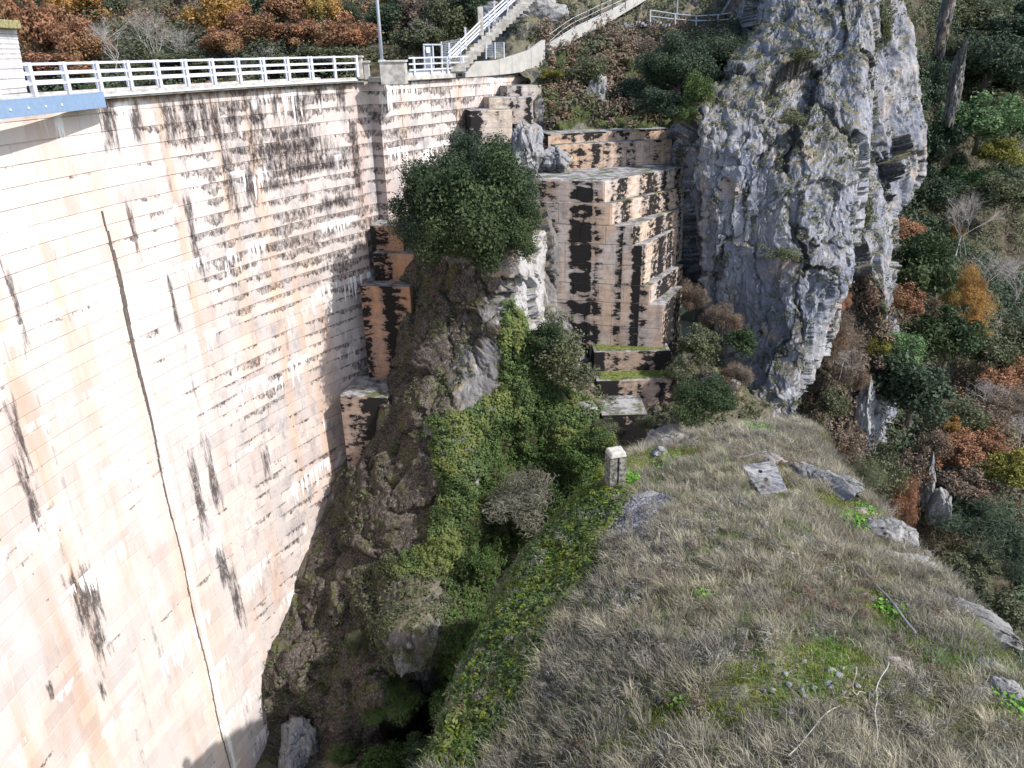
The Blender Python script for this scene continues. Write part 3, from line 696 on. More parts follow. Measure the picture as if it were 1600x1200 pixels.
# ---- stair with railing rising right
t = empty('hillside_stair', W(705, 100, Yg+.5), 'steep concrete stair with white railings climbing the hillside above the ramp', 'stair')
st = [(700, 97, Yg+.6), (752, 46, Yg+5), (800, 2, Yg+9), (830, -28, Yg+12)]
def along(st, u):
    k = min(int(u*(len(st)-1)), len(st)-2); f = u*(len(st)-1)-k
    return W(st[k][0]*(1-f)+st[k+1][0]*f, st[k][1]*(1-f)+st[k+1][1]*f, st[k][2]*(1-f)+st[k+1][2]*f)
for dy in (0, -6, -12) if 0 else (2, 8, 14):
    for off, nm in ((0, 'rail'),):
        MB().tube([W(x, y-16+dy, Y) for x, y, Y in st], .055, 5).build('rail', M['white'], t)
for dy in (4,): MB().tube([W(x+12, y-13+dy, Y+1.2) for x, y, Y in st], .05, 5).build('rail', M['white'], t)
for u in (.02, .18, .48, .62, .8, .95):
    p = along(st, u); MB().box(p+np.array([0, 0, .35]), (.12, .12, 1.3)).build('post', M['white'], t)
p = along(st, .33); MB().box(p+np.array([0, 0, .5]), (.35, .35, 1.7)).build('stair_pillar', M['conc'], t, .02)
for k in range(26):
    p = along(st, (k+.5)/26); MB().box(p+np.array([.5, .2, -.5]), (.9, .9, .3)).build('stair_step', M['conc'], t)
# tall thin posts next to it
for i, (x, y0, y1) in enumerate(((764, 17, 56), (793, -5, 32))):
    q = W(x, y1, Yg+5); MB0 = MB().tube([q, W(x-.5, y0, Yg+5)], .04, 5).build('fence_post', M['grey_m'])
    tag(MB0, ('thin grey post beside the lower flight of the stair', 'thin grey post beside the upper flight of the stair')[i], 'post')
# ---- ramp fence
t = empty('ramp_fence', W(900, 50, ramp_Y[6]), 'dark wire fence on slim posts along the top of the ramp wall', 'fence')
fps = [(858, 92, 52, 5), (878, 56, 38, 5.5), (898, 62-7, 25, 6), (918, 46, 16, 6.4), (938, 38-6, 6, 6.8), (957, 24, -2, 7.2), (977, 15, -12, 7.6)]
fpp = []
for i, (x, yb, yt, k) in enumerate(fps):
    k0 = int(k); f = k-k0; Y = ramp_Y[k0]*(1-f)+ramp_Y[min(k0+1, 9)]*f
    top = W(x, yt, Y); bot = W(x, yt+ (26 if i else 38), Y); fpp.append((top, bot)); MB().tube([bot, top], .045, 5).build('post', M['brown_m'], t)
for fz in (.05, .35, .65, .95):
    MB().tube([a*(1-fz)+b*fz for a, b in fpp], .012, 3).build('wire', M['grey_m'], t)
# ---- upper path railing, white bollard, portal
t = empty('path_railing', W(1100, 38, 58), 'thin grey tube railing along the path above the dark trees', 'railing')
up_pts = [(1016, 16, 35, 63.2), (1055, 22, 38, 63), (1088, 25, 40, 62.7), (1122, 23, 40, 62.4), (1172, 16, 38, 61.6), (1200, 14, 35, 61.3)]
for x, yt, yb, Y in up_pts: MB().tube([W(x, yb, Y), W(x, yt, Y)], .05, 6).build('post', M['grey_m'], t)
for f in (0, .5): MB().tube([W(x, yt+(yb-yt)*f, Y) for x, yt, yb, Y in up_pts], .038, 5).build('rail', M['grey_m'], t)
q = W(1183, 34, 60.9); t = empty('marker_post', q, 'white tapered concrete marker post in front of the tunnel mouth', 'post')
c_ = MB(); c_.hexa([q+np.array(v) for v in ((-.28,-.2,-.1),(.28,-.2,-.1),(.28,.2,-.1),(-.28,.2,-.1),(-.2,-.15,1.1),(.2,-.15,1.1),(.2,.15,1.1),(-.2,.15,1.1))]).build('shaft', M['white'], t, .02)
MB().box(q+np.array([0, 0, 1.16]), (.34, .26, .1)).build('cap', M['white'], t, .02)
q = W(1173, 30, 62.6); t = empty('tunnel_portal', q, 'dark rectangular tunnel mouth in the cliff behind the white marker post', 'tunnel')
MB().box(q+np.array([-1.1, 0, .8]), (.7, .6, 2.6)).build('jamb', M['conc'], t, .03)
MB().box(q+np.array([1.1, 0, .8]), (.5, .6, 2.6)).build('jamb', M['conc'], t, .03)
MB().box(q+np.array([0, 0, 2.3]), (2.8, .6, .5)).build('lintel', M['conc'], t, .03)
MB().box(q+np.array([0, .5, .8]), (1.7, .5, 2.6)).build('opening', M['dark'], t)
q = W(1057, 30, 63.5); tag(MB().tube([q, q+np.array([0, 0, 2.3])], .06, 6).build('pole', M['twigl']), 'bare pole standing behind the thin path railing', 'pole')
# dry stone edging of the upper path
for i in range(16):
    x = 975+i*4.6; q = W(x, 36+3*math.sin(i), 63.0)
    o = MB().box(q-np.array([0, 0, .05]), (.26+.1*math.sin(i*2.3), .25, .16), random.random(), random.uniform(-.2, .2)).build('edging_stone', M['rock']); tag(o, 'small pale stone in the edging left of the thin path railing', 'stone', 'edging stones on the path lip')
# ---- gate tower at the left edge
a_t = az_px(20, 150)
tw0 = W(52, 150, 35.8); tower = empty('stone_tower', tw0, 'pale stone block tower with mossy cap at the left edge of the crest', 'tower')
z0_, z1_ = -.05, W(28, 44, 35.8)[2]
xr0, xr1 = W(52, 150, 35.8)[0]-.75, W(27, 44, 35.8)[0]-.75
xl = xr0-5.2
fy0, fy1 = 34.6, 34.9
nr = 13; hgt = (z1_-z0_)/nr
MB().hexa([(xl, fy0+.06, z0_), (xr0-.06, fy0+.06, z0_), (xr0-.06, fy0+2.2, z0_), (xl, fy0+2.2, z0_), (xl+.8, fy1+.06, z1_), (xr1-.06, fy1+.06, z1_), (xr1-.06, fy1+1.9, z1_), (xl+.8, fy1+1.9, z1_)]).build('tower_core', M['conc'], tower)
stone_m = flat('tower_stone', (.46, .44, .44), .9, .14, 0, 3)
for r in range(nr):
    za, zb_ = z0_+r*hgt, z0_+(r+1)*hgt; f = (r+.5)/nr
    yf = fy0+(fy1-fy0)*f; xr = xr0+(xr1-xr0)*f
    x = xr-(.0 if r % 2 else .3); w = .62; first = True
    e = xr
    while e > xr-3.4:
        s_ = e-(w if not first or r % 2 else .34); first = False
        j = random.uniform(-.012, .012)
        MB().hexa([(s_+.012, yf-.04+j, za+.01), (e-.012, yf-.04+j, za+.01), (e-.012, yf+.12, za+.01), (s_+.012, yf+.12, za+.01), (s_+.012, yf-.03+j, zb_-.01), (e-.012, yf-.03+j, zb_-.01), (e-.012, yf+.12, zb_-.01), (s_+.012, yf+.12, zb_-.01)]).build('stone', stone_m, tower)
        e = s_
    for k in range(3):
        ya = yf+.13+k*.66
        MB().hexa([(xr-.08, ya, za+.01), (xr+.0, ya, za+.01), (xr+.0, ya+.68, za+.01), (xr-.08, ya+.68, za+.01), (xr-.08, ya, zb_-.01), (xr-.01, ya, zb_-.01), (xr-.01, ya+.68, zb_-.01), (xr-.08, ya+.68, zb_-.01)]).build('stone', stone_m, tower)
MB().box(((xl+xr1)/2+.25, fy1+.9, z1_+.17), (xr1-xl+.1, 2.3, .34)).build('cap', M['moss'], tower, .04)
# ---- blue steel girder on the near face of the crest
a0, a1 = R_(2), az_px(144, 150)
t = empty('blue_girder', dpt((a0+a1)/2, -.6, -.3), 'long blue steel girder fixed along the crest edge at far left', 'girder')
Zt, Zb = .05, -.42
q0, q1 = np.array(dpt(a0-.05, -.72)), np.array(dpt(a1, -.55)); wdt = np.array([.34, -.06, 0])*0+np.array([math.cos(a1), -math.sin(a1), 0])*-.1
def gird(z0, z1, e, nm, o=0):
    n_ = np.array([math.cos(a1), -math.sin(a1), 0])
    MB().hexa([q0+n_*(o+e)+[0, 0, z0], q1+n_*(o+e)+[0, 0, z0], q1+n_*o+[0, 0, z0], q0+n_*o+[0, 0, z0], q0+n_*(o+e)+[0, 0, z1], q1+n_*(o+e)+[0, 0, z1], q1+n_*o+[0, 0, z1], q0+n_*o+[0, 0, z1]]).build(nm, M['blue'], t)
gird(Zb-.02, Zt, .03, 'web', .0); gird(Zt+.002, Zt+.03, .2, 'flange', -.17); gird(Zb-.05, Zb-.022, .2, 'flange', -.17)
for k in range(6):
    u = .52+.06*k
    p = q0*(1-u)+q1*u+np.array([math.cos(a1), -math.sin(a1), 0])*.04
    MB().tube([p+[0, 0, -.22], p+np.array([math.cos(a1), -math.sin(a1), 0])*.02+[0, 0, -.22]], .035, 8).build('bolt', M['signw'], t)

# ------------------------------------------------------------------ stepped concrete works in the middle
T1 = W(944, 283, 44.0); fd = np.array([1, -.25]); fd = fd/np.linalg.norm(fd); rd = np.array([.84, 1.0]); rd = rd/np.linalg.norm(rd)
fn = np.array([fd[1], -fd[0]])  # towards the camera
def front_hit(px, py, off=0):
    d = ray(px, py); b_ = T1[:2]+fn*off-CAM[:2]; A_ = np.array([[d[0], -fd[0]], [d[1], -fd[1]]]); t_, s_ = np.linalg.solve(A_, b_)
    return CAM+d*t_
tw = empty('terraced_wall', (T1[0], T1[1], -12), 'tall terraced concrete wall, orange and black stained, stepping outward towards the cliff', 'wall')
tiers = [(944, 283, 316, 0), (955, 319, 351, .10), (989, 352, 382, .10), (1005, 384, 445, .10), (1016, 447, 474, .10), (1037, 476, 560, .10)]
zprev = None
for i, (cx, ya, yb, off) in enumerate(tiers):
    c = front_hit(cx, ya, off); c2 = front_hit(cx, yb+1, off); z1 = c[2] if zprev is None else zprev; z0 = c2[2]; zprev = z0
    if i == len(tiers)-1: z0 = c2[2]-2.5
    rd = np.array([(1.05, 1.0, .75, .62, .6, .5)[i], 1.0]); rd = rd/np.linalg.norm(rd); Lr = (9.6, 8.7, 7.6, 6.6, 5.6, 4.2)[i]
    l = c[:2]-fd*9.5; r = c[:2]+rd*Lr; bk = r+np.array([-4.5, 3.2]); bl = l+np.array([0, 6.5])
    b0 = np.array([0, 0])
    poly = [tuple(l), tuple(c[:2]), tuple(r), tuple(bk), tuple(bl)]
    MB().prism(poly, z0, z1-.004).build('tier', M['wall'], tw, .025)
    # cast panels with recessed joints on the front and side faces
    def panels(p0, dvec, length, nvec, n, z0, z1, pm='wall'):
        rows = max(1, round((z1-z0)/1.35))
        for rr in range(rows):
            za, zb_ = z0+(z1-z0)*rr/rows, z0+(z1-z0)*(rr+1)/rows
            for k in range(n):
                u0, u1 = length*k/n, length*(k+1)/n
                a = p0+dvec*(u0+.012); b = p0+dvec*(u1-.012); th = .035+.012*random.random()
                MB().hexa([(*(a+nvec*th), za+.012), (*(b+nvec*th), za+.012), (*(b-nvec*.01), za+.012), (*(a-nvec*.01), za+.012), (*(a+nvec*th), zb_-.012), (*(b+nvec*th), zb_-.012), (*(b-nvec*.01), zb_-.012), (*(a-nvec*.01), zb_-.012)]).build('panel', M[pm], tw)
    panels(l+fd*2, fd, 7.48, fn, 5, z0, z1-.01)
    rn = np.array([rd[1], -rd[0]])
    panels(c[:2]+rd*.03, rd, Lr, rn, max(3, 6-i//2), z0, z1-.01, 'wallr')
# upper two walls on the terrace
uw = empty('upper_wall', (T1[0], T1[1]+5, T1[2]), 'low two-step orange concrete wall with black lichen above the mossy terrace', 'wall')
for (xa, xb, ya, yb, Yw, m_) in ((856, 1046, 205, 224, 50.5, 'blackwall'), (868, 1050, 222, 268, 49.7, 'wall2')):
    A, B = W(xa, ya+2, Yw-1.0), W(xb, ya-2, Yw+1.2); z1 = (A[2]+B[2])/2; z0 = W(xa, yb+6, Yw-1)[2]-.6
    n = 5; d = (B-A)[:2]; ln = np.linalg.norm(d); d = d/ln; nv = np.array([d[1], -d[0]])
    MB().prism([tuple(A[:2]), tuple(B[:2]), tuple(B[:2]-nv*2.5), tuple(A[:2]-nv*2.5)], z0, z1).build('tier', M[m_], uw, .03)
    for k in range(n):
        a = A[:2]+d*(ln*k/n+.012); b = A[:2]+d*(ln*(k+1)/n-.012)
        MB().hexa([(*(a+nv*.04), z0), (*(b+nv*.04), z0), (*(b-nv*.01), z0), (*(a-nv*.01), z0), (*(a+nv*.04), z1-.12), (*(b+nv*.04), z1-.12), (*(b-nv*.01), z1-.12), (*(a-nv*.01), z1-.12)]).build('panel', M['wall2'], uw)
def block_by_px(name, xa, xb, ytop, ybot, Y, depth, mat, label, cat='concrete block', group=None, skew=0., bevel=.04, extra=0, taper=0):
    A, B = W(xa, ytop, Y+skew), W(xb, ytop, Y-skew); z1 = (A[2]+B[2])/2; z0 = W((xa+xb)/2, ybot, Y)[2]-extra
    d = (B-A)[:2]; ln = np.linalg.norm(d); d = d/ln; nv = np.array([d[1], -d[0]])
    t = empty(name, ((A[0]+B[0])/2, (A[1]+B[1])/2, z0), label, cat, group)
    P4 = [A[:2]-d*taper*0, B[:2], B[:2]-nv*depth, A[:2]-nv*depth]
    P0 = [A[:2]+nv*taper, B[:2]+nv*taper, B[:2]-nv*depth, A[:2]-nv*depth]
    MB().hexa([(*p, z0) for p in P0]+[(*p, z1) for p in P4]).build('body', mat, t, bevel)
    return t, A, B, z0, z1
lower = [(928, 1048, 549, 580, 42.6, 2.6, 'black concrete step with orange flakes directly below the terraced wall'), (932, 1058, 594, 618, 41.2, 2.4, 'black and orange concrete step below the mossy ledge, second down'), (940, 1012, 648, 690, 38.6, 2.8, 'lowest dark concrete step sunk in the gully undergrowth')]
for i, (xa, xb, yt, yb, Y, dp, lb) in enumerate(lower):
    t, A, B, z0, z1 = block_by_px('concrete_step', xa, xb, yt, yb, Y, dp, M['blackwall'], lb, 'concrete step', 'dark steps below the terraced wall', 0, .04, 1.6)
    if i < 2: MB().box(((A[0]+B[0])/2, (A[1]+B[1])/2+dp/2+.1, z1+.012), (abs(B[0]-A[0])*.9, dp*.9, .04)).build('moss_cover', M['moss'] if i == 2 else flat('bright_moss', (.085, .10, .03), .95, .6, 0, 7), t, .03)
# buttress blocks against the dam end
bt = [('top one', 577, 628, 352, 394, 44.9, 1.6, 'small orange concrete buttress block, topmost against the dam edge'), ('', 582, 648, 396, 440, 44.2, 3, 'orange concrete buttress block directly under the topmost one'),
      ('', 562, 640, 447, 590, 43.2, 3.2, 'tallest orange and black buttress block against the dam edge'), ('', 530, 604, 620, 720, 40.6, 4, 'lowest black buttress block with one orange streak, by the earth slope')]
for i, (_, xa, xb, yt, yb, Y, dp, lb) in enumerate(bt):
    block_by_px('buttress_block', xa, xb, yt, yb, Y, dp, M['blackwall'] if i == 3 else M['butt'], lb, 'concrete block', 'buttress blocks stepping down the dam edge', .25, .05, 1.2)
# small step blocks at right of abutment wall
sb = [(792, 846, 134, 156, 53.6, 2, 'highest small concrete block stepping down beside the rocks'), (764, 833, 152, 174, 52.2, 2, 'middle small concrete block stepping down beside the rocks'), (735, 800, 172, 204, 50.6, 2, 'lowest small concrete block just behind the big oak')]
for xa, xb, yt, yb, Y, dp, lb in sb:
    block_by_px('step_block', xa, xb, yt, yb, Y, dp, wall_material('step_concrete', (.50, .42, .34), .35, 2, .7) if xa == 792 else bpy.data.materials['step_concrete'], lb, 'concrete block', 'small blocks stepping down beside the abutment', -.3, .04, .8)

# ------------------------------------------------------------------ foreground: pillar, slab, rods, ropes, stones
def ground(px, py):
    i = np.argmin((ridge['X']-px)**2+(ridge['Y']-py)**2); p = ridge['P'].reshape(-1, 3)[i]; return p.copy()
def on_ridge(px, py):
    X, Yg_, _ = proj(ridge['P'].reshape(-1, 3)); i = np.argmin((X-px)**2+(Yg_-py)**2); return ridge['P'].reshape(-1, 3)[i].copy()
q = on_ridge(960, 764); q[2] -= .1
cp = empty('concrete_pillar', q, 'stubby square concrete pillar standing at the ridge edge above the gully', 'pillar', rz=R_(14))
sc_ = np.linalg.norm(q-CAM)/F; wpx = 30*sc_; hz = 74*sc_
colm = NT('old_pillar_concrete', .95); p_ = colm.pos(); f_ = colm.noise(p_, 9, 7, .75); 
pm = colm.mix(colm.step(f_, .42, .6), (.07, .065, .055), (.24, .23, .20)); colm.bump(f_, .8, .03); pm = colm.out(pm)
w = wpx*.42
def pillar_shape():
    mb = MB(); ring = []
    prof = [(-w, -w*.9), (-w*.15, -w*.9), (-w*.1, -w*.72), (w*.1, -w*.72), (w*.15, -w*.9), (w, -w*.9), (w, w*.9), (-w, w*.9)]
    mb.prism(prof, 0, hz-.14); return mb
mb = pillar_shape(); mk('shaft', mb.v, mb.f, pm, cp)
mb = MB(); mb.hexa([(-w*1.05, -w*.97, hz-.14), (w*1.05, -w*.97, hz-.14), (w*1.05, w*.97, hz-.14), (-w*1.05, w*.97, hz-.14), (-w*.9, -w*.8, hz+.02), (w*.9, -w*.8, hz+.02), (w*.95, w*.85, hz+.03), (-w*.92, w*.88, hz+.02)])
o = mk('cap', mb.v, mb.f, flat('pillar_top', (.34, .32, .28), .95, .2, 0, 12), cp); b = o.modifiers.new('b', 'BEVEL'); b.width = .03
# slab with two holes (boolean-free: built as a grid with holes framed)
q = [on_ridge(1157, 733), on_ridge(1208, 733), on_ridge(1231, 771), on_ridge(1187, 776)]
ctr = np.mean(q, axis=0); sl = empty('concrete_slab', ctr, 'fallen lichen-grey concrete slab with two holes lying in the grass', 'slab')
zt_ = ctr[2]+.18
def P(u, v, z): a = q[0]*(1-u)+q[1]*u; b = q[3]*(1-u)+q[2]*u; r = a*(1-v)+b*v; return np.array([r[0], r[1], r[2]*.6+ctr[2]*.4+.13+z])-ctr
holes = [(.42, .30, .085, .06), (.47, .58, .085, .06)]
us = np.linspace(0, 1, 41); vs_ = np.linspace(0, 1, 61); vv = {}; mb = MB()
def inside(u, v): return any(((u-a)/c)**2+((v-b)/d)**2 < 1 for a, b, c, d in holes)
keep = np.array([[not inside((us[i]+us[i+1])/2, (vs_[j]+vs_[j+1])/2) for j in range(60)] for i in range(40)])
def vid(i, j, k):
    if (i, j, k) not in vv:
        p = P(us[i], vs_[j], (-.26 if k else 0)); 
        ed = min(us[i], 1-us[i], vs_[j], 1-vs_[j])
        p = p+np.array([0, 0, (.02*float(fbm(p[None]*4+3, 3, 5)[0])-(.03 if ed < .01 else 0)) if not k else 0])
        vv[(i, j, k)] = len(mb.v); mb.v.append(tuple(p))
    return vv[(i, j, k)]
for i in range(40):
    for j in range(60):
        if not keep[i, j]: continue
        mb.f.append((vid(i, j, 0), vid(i, j+1, 0), vid(i+1, j+1, 0), vid(i+1, j, 0)))
        for (ni, nj, e) in ((i-1, j, ((i, j), (i, j+1))), (i+1, j, ((i+1, j+1), (i+1, j))), (i, j-1, ((i+1, j), (i, j))), (i, j+1, ((i, j+1), (i+1, j+1)))):
            if ni < 0 or nj < 0 or ni > 39 or nj > 59 or not keep[ni, nj]:
                (a, b_), (c, d) = e; mb.f.append((vid(a, b_, 0), vid(a, b_, 1), vid(c, d, 1), vid(c, d, 0)))
slm = NT('slab_concrete', .95); p_ = slm.pos(); f_ = slm.noise(p_, 6, 7, .75); g_ = slm.noise(p_, 2, 5)
slc = slm.mix(slm.step(f_, .42, .6), (.09, .09, .095), (.23, .23, .235)); slc = slm.mix(slm.step(g_, .55, .68), slc, (.30, .29, .27)); slm.bump(f_, .8, .03)
mk('plate', mb.v, mb.f, slm.out(slc), sl)
q = on_ridge(1190, 752); mb = MB().box((0, 0, 0), (.9, 1.3, .1))
# rods and rope
def wire(name, pts, r, mat, label, cat, lift=.06, n=6):
    W3 = [on_ridge(x, y)+np.array([0, 0, lift+(h if len(p) > 2 else 0)]) for p in pts for x, y, h in [(p[0], p[1], p[2] if len(p) > 2 else 0)]]
    out = []
    for i in range(len(W3)-1):
        for k in range(6): out.append(W3[i]*(1-k/6)+W3[i+1]*k/6)
    out.append(W3[-1]); out = [np.array(p) for p in out]
    out = [p+np.array([.03*math.sin(i*1.1), .03*math.cos(i*.8), .02*math.sin(i*.9)]) for i, p in enumerate(out)]
    for _ in range(3): out = [out[0]]+[(out[i-1]+2*out[i]+out[i+1])/4 for i in range(1, len(out)-1)]+[out[-1]]
    c = out[0]; t = MB().tube([p-c for p in out], r, n).build(name, mat); t.location = c; tag(t, label, cat); return t
wire('iron_rod', [(1336, 888), (1380, 935), (1426, 994)], .018, M['iron'], 'long thin iron rod lying beside the grey rock ledge at right', 'rod', .12)
wire('rope', [(1231, 1198), (1270, 1150), (1310, 1110)], .007, M['rope'], 'pale straight cord running off the bottom edge of the grass', 'rope', .16)
wire('rope', [(1333, 1070, .2), (1330, 1083), (1335, 1094), (1348, 1092)], .007, M['rope'], 'short curled piece of pale cord on the bare soil', 'rope', .12)
wire('rope', [(1385, 1063, .15), (1370, 1078, .1), (1366, 1100), (1366, 1150), (1367, 1198)], .008, M['rope'], 'knotted pale cord hanging straight down through the grass', 'rope', .16)
wire('iron_rod', [(1150, 722), (1175, 715), (1196, 710)], .025, M['iron'], 'short dark iron bar lying behind the concrete slab', 'rod', .1)
def stone(px, py, r, label, mat='boulder', squash=.6, name='rock', sub=3, lift=0, stretch=1, rz=None, group=None, cat='rock', base=None, seed=None):
    q = on_ridge(px, py) if base is None else np.array(base)
    n = {1: 8, 2: 18, 3: 44, 4: 90}[sub]; th = np.linspace(0, math.pi, n)[:, None]; ph = np.linspace(0, 2*math.pi, n*2, endpoint=False)[None]
    d = np.stack([np.sin(th)*np.cos(ph), np.sin(th)*np.sin(ph), np.cos(th)*np.ones_like(ph)], -1)
    sd_ = random.random()*90 if seed is None else seed*1.7
    w_n = np.stack([fbm(d*1.3+sd_+k*9, 3, 5) for k in range(3)], -1); ds = d*np.array([stretch, 1, squash])
    gp = np.random.default_rng(int(sd_*13)+5); nn = gp.normal(size=(16, 3)); nn /= np.linalg.norm(nn, axis=1, keepdims=True); hh_ = gp.uniform(.62, 1.0, 16)
    dd_ = d+.12*w_n; k = np.min(hh_/np.maximum((dd_ @ nn.T), .12), axis=-1); k = np.minimum(k, 1.25)*(1+.22*fbm(d*1.4+sd_, 3, 7)); ck = np.zeros(k.shape)
    if sub > 1:
        h1, c1 = facets(ds*1.1+w_n*.7+sd_, 3); h2, c2_ = facets(ds*3+w_n+sd_, 4); k = k+.09*h1+.06*h2-.05*c1; ck = np.clip(c1*.7+c2_*.5, 0, 1)
    dq = d*k[..., None]
    v = dq*np.array([r*stretch, r, r*squash]); h, w_ = v.shape[:2]; i = np.arange(h*w_).reshape(h, w_); j = np.roll(i, -1, 1)
    Fc = np.stack([i[:-1], i[1:], j[1:], j[:-1]], -1).reshape(-1, 4)
    z = np.zeros(h*w_); o = mk(name, v.reshape(-1, 3), Fc, M[mat], smooth=True, attrs={'earth': z, 'green': z, 'crack': ck.ravel()}); o.location = q+np.array([0, 0, lift]); o.rotation_euler[2] = random.random()*6 if rz is None else rz
    return tag(o, label, cat, group)
L_ = [(1290, 755, .75, 'long pale limestone outcrop right of the holed slab', 1.0, .8, 2.0, -1.0),(1250,672,.5,'whitish boulder on the far tip of the grassy ridge',1.,.7,1.3,.3),(1380, 830, .8, 'angular grey-white boulder on the ridge edge beside the bright green weed', 1.0, .8, 1.3, -.8),(1340,800,.35,'small rock left of the angular boulder',1.,.7,1.2,.2),
      (1420, 885, .62, 'low rough rock below the angular boulder on the ridge edge', 1, .6, 2.1, -.85), (1495, 950, .55, 'long grey rock ledge at the ridge edge near the right side', 1, .6, 2.4, -.8),
      (1550, 1050, .4, 'dark rock on the ridge edge half hidden by dry grass, lower right', 1, .7, 1.4, -1), (1575, 1085, .28, 'small pale stone low on the right ridge edge', 1, .6, 1.4, -1),
      (1060, 690, .55, 'low pale rock left of the round dark bush', 1, .8, 1.5, .2), (1030, 708, .4, 'small rock mound at the far end of the ridge', 1, .7, 1.5, .5), (1207, 722, .3, 'small rock just behind the concrete slab', 1, .6, 1.3, .3),
      (1062, 765, .3, 'flat stone at the top of the gravel patch', 1, .4, 1.4, .3), (1012, 776, .25, 'whitish flat stone at the edge of the gravel patch', 1, .4, 1.8, .6), (1405, 1045, .2, 'pale stone in the dry grass above the knotted cord', 1, .7, 1.3, .5), (1507, 1115, .08, 'tiny white stone in the lower right grass', 1, .7, 1.3, .5)]
for x, y, r, lb, _, sq, stc, rz in L_: stone(x, y, r*(.72 if r > .3 else 1), lb, squash=sq, stretch=stc, rz=rz, lift=-.1*r, sub=4 if r > .5 else 3)
for k in range(46):
    x, y = random.gauss(1275, 55), random.gauss(1075, 22); stone(x, y, random.uniform(.02, .06), 'small pale pebble on the bare mossy soil patch', name='pebble', sub=1, group='pebbles on the bare soil patch', cat='stone', lift=.02)
# outcrops on the slopes: rock beside the terrace, rock spires right, nose
def mass(px, py, Y, r, label, sq=1.2, stc=1, mat='boulder', rz=0, seed=None): return stone(0, 0, r, label, mat, sq, sub=4, stretch=stc, rz=rz, base=W(px, py+4, Y+.35*r), seed=seed)
mass(822, 235, 47.5, 1.35, 'jagged grey rock standing left of the upper orange wall', 1.35, .9, seed=3)
mass(868, 250, 48, .95, 'bluish smooth rock at the left end of the terrace', 1.1, 1, seed=8)
mass(630, 1022, 29.9, .75, 'white fractured rock nose above the dark crevice', 1.4, .8, seed=17)
mass(470, 1170, 31.6, 1.5, 'tan and white rock face at the bottom beside the dam', 1.5, .8, seed=22)
mass(905, 632, 39.6, 1.0, 'pale rock band below the olive shrub in the gully', .6, 1.7, seed=25)
mass(1350, 640, 47.2, 1.0, 'tall white rock fin between the brown shrubs', 3.2, .7, seed=28)
mass(1450, 745, 46, .55, 'slim white rock pillar among the orange shrubs at right', 4.2, .7, seed=32)
mass(1467, 800, 44.8, .9, 'stacked brown rock stub right of the slim white pillar', 1.6, .7, seed=33)
mass(1478, 20, 74, .85, 'dark thin rock spire top in the green hillside', 5, .7, 'spire', seed=35)
mass(1494, 130, 72, .7, 'dark thin rock spire below the upper one on the hillside', 5, .7, 'spire', seed=36)
mass(815, 28, 66, 2.3, 'bright limestone outcrop between the stair and the ramp fence', .9, 1.6, seed=38)
mass(783, 45, 65, 1.5, 'lower part of the limestone outcrop beside the stair', 1, 1.2, seed=39)
mass(945, 90, 61.5, .8, 'small pale rock poking from the brush under the ramp fence', 1.3, 1, seed=41)
mass(935, 160, 54.6, 1.0, 'bluish rock in the dark brush above the upper wall', 1.4, .8, seed=43)
mass(1040, 690, 34, .9, 'pale broken rock between gully and ridge tip', .9, 1.3, seed=45)
mass(1128, 600, 40.5, .7, 'small white rock above the round dark bush', .9, 1.3, seed=46)

# ------------------------------------------------------------------ vegetation
def quads(C, U, Vv, taper=.0):
    """diamond leaves: centre C, half-length U, half-width Vv"""
    n = len(C); v = np.stack([C-U, C+Vv-U*.1, C+U, C-Vv-U*.1], 1).reshape(-1, 3); f = np.arange(4*n).reshape(n, 4); return v, f
def leafset(C, Nn, size, g, flatk=.8, asp=.55):
    n = len(C); Nn = Nn+g.normal(size=(n, 3))*flatk; Nn /= np.linalg.norm(Nn, axis=1, keepdims=True)
    t = g.normal(size=(n, 3)); U = np.cross(Nn, t); U /= np.linalg.norm(U, axis=1, keepdims=True)+1e-9; Vv = np.cross(Nn, U)
    s = (size*g.uniform(.6, 1.35, n))[:, None]; return quads(C, U*s, Vv*s*asp)
def crown_mesh(seed, n, lumps, size, dims=(1, 1, 1), hollow=.55, wild=.25, asp=.55):
    g = np.random.default_rng(seed); d = g.normal(size=(lumps, 3)); d /= np.linalg.norm(d, axis=1, keepdims=True); d[:, 2] = np.abs(d[:, 2])*1.0-.35*(g.random(lumps) < .5)
    c = d*g.uniform(.3, .88, (lumps, 1)); c[:, 2] *= g.uniform(.8, 1.25, lumps); rad = g.uniform(.12, .36, lumps)
    k = g.integers(0, lumps, n); dd = g.normal(size=(n, 3)); dd /= np.linalg.norm(dd, axis=1, keepdims=True)
    rr = rad[k]*g.uniform(hollow, 1.0+wild*.6, n)**.6
    C = (c[k]+dd*rr[:, None]); C = C+.03*g.normal(size=C.shape)+(g.random(n) < .12)[:, None]*g.normal(size=C.shape)*.11
    C = C*np.array(dims); v, f = leafset(C, dd, size, g, .7, asp)
    lr = g.random(lumps); r = np.clip(.5*lr[k]+.5*g.random(n), 0, 1)
    return v, f, np.repeat(r, 4)
PROTO = {}
def proto(key, *a, **kw):
    if key not in PROTO:
        v, f, r = crown_mesh(*a, **kw); o = mk('crown', v, f, M['oak'], attrs={'rnd': r}); PROTO[key] = o.data; bpy.data.objects.remove(o)
    return PROTO[key]
for i in range(3): proto(('big', i), 100+i, 42000, 46, .026)
for i in range(4): proto(('mid', i), 200+i, 9000, 26, .048)
for i in range(3): proto(('thin', i), 300+i, 3600, 34, .05, hollow=.2, wild=.9)
for i in range(3): proto(('weep', i), 400+i, 12000, 26, .075, asp=.09, hollow=.3, wild=.8)
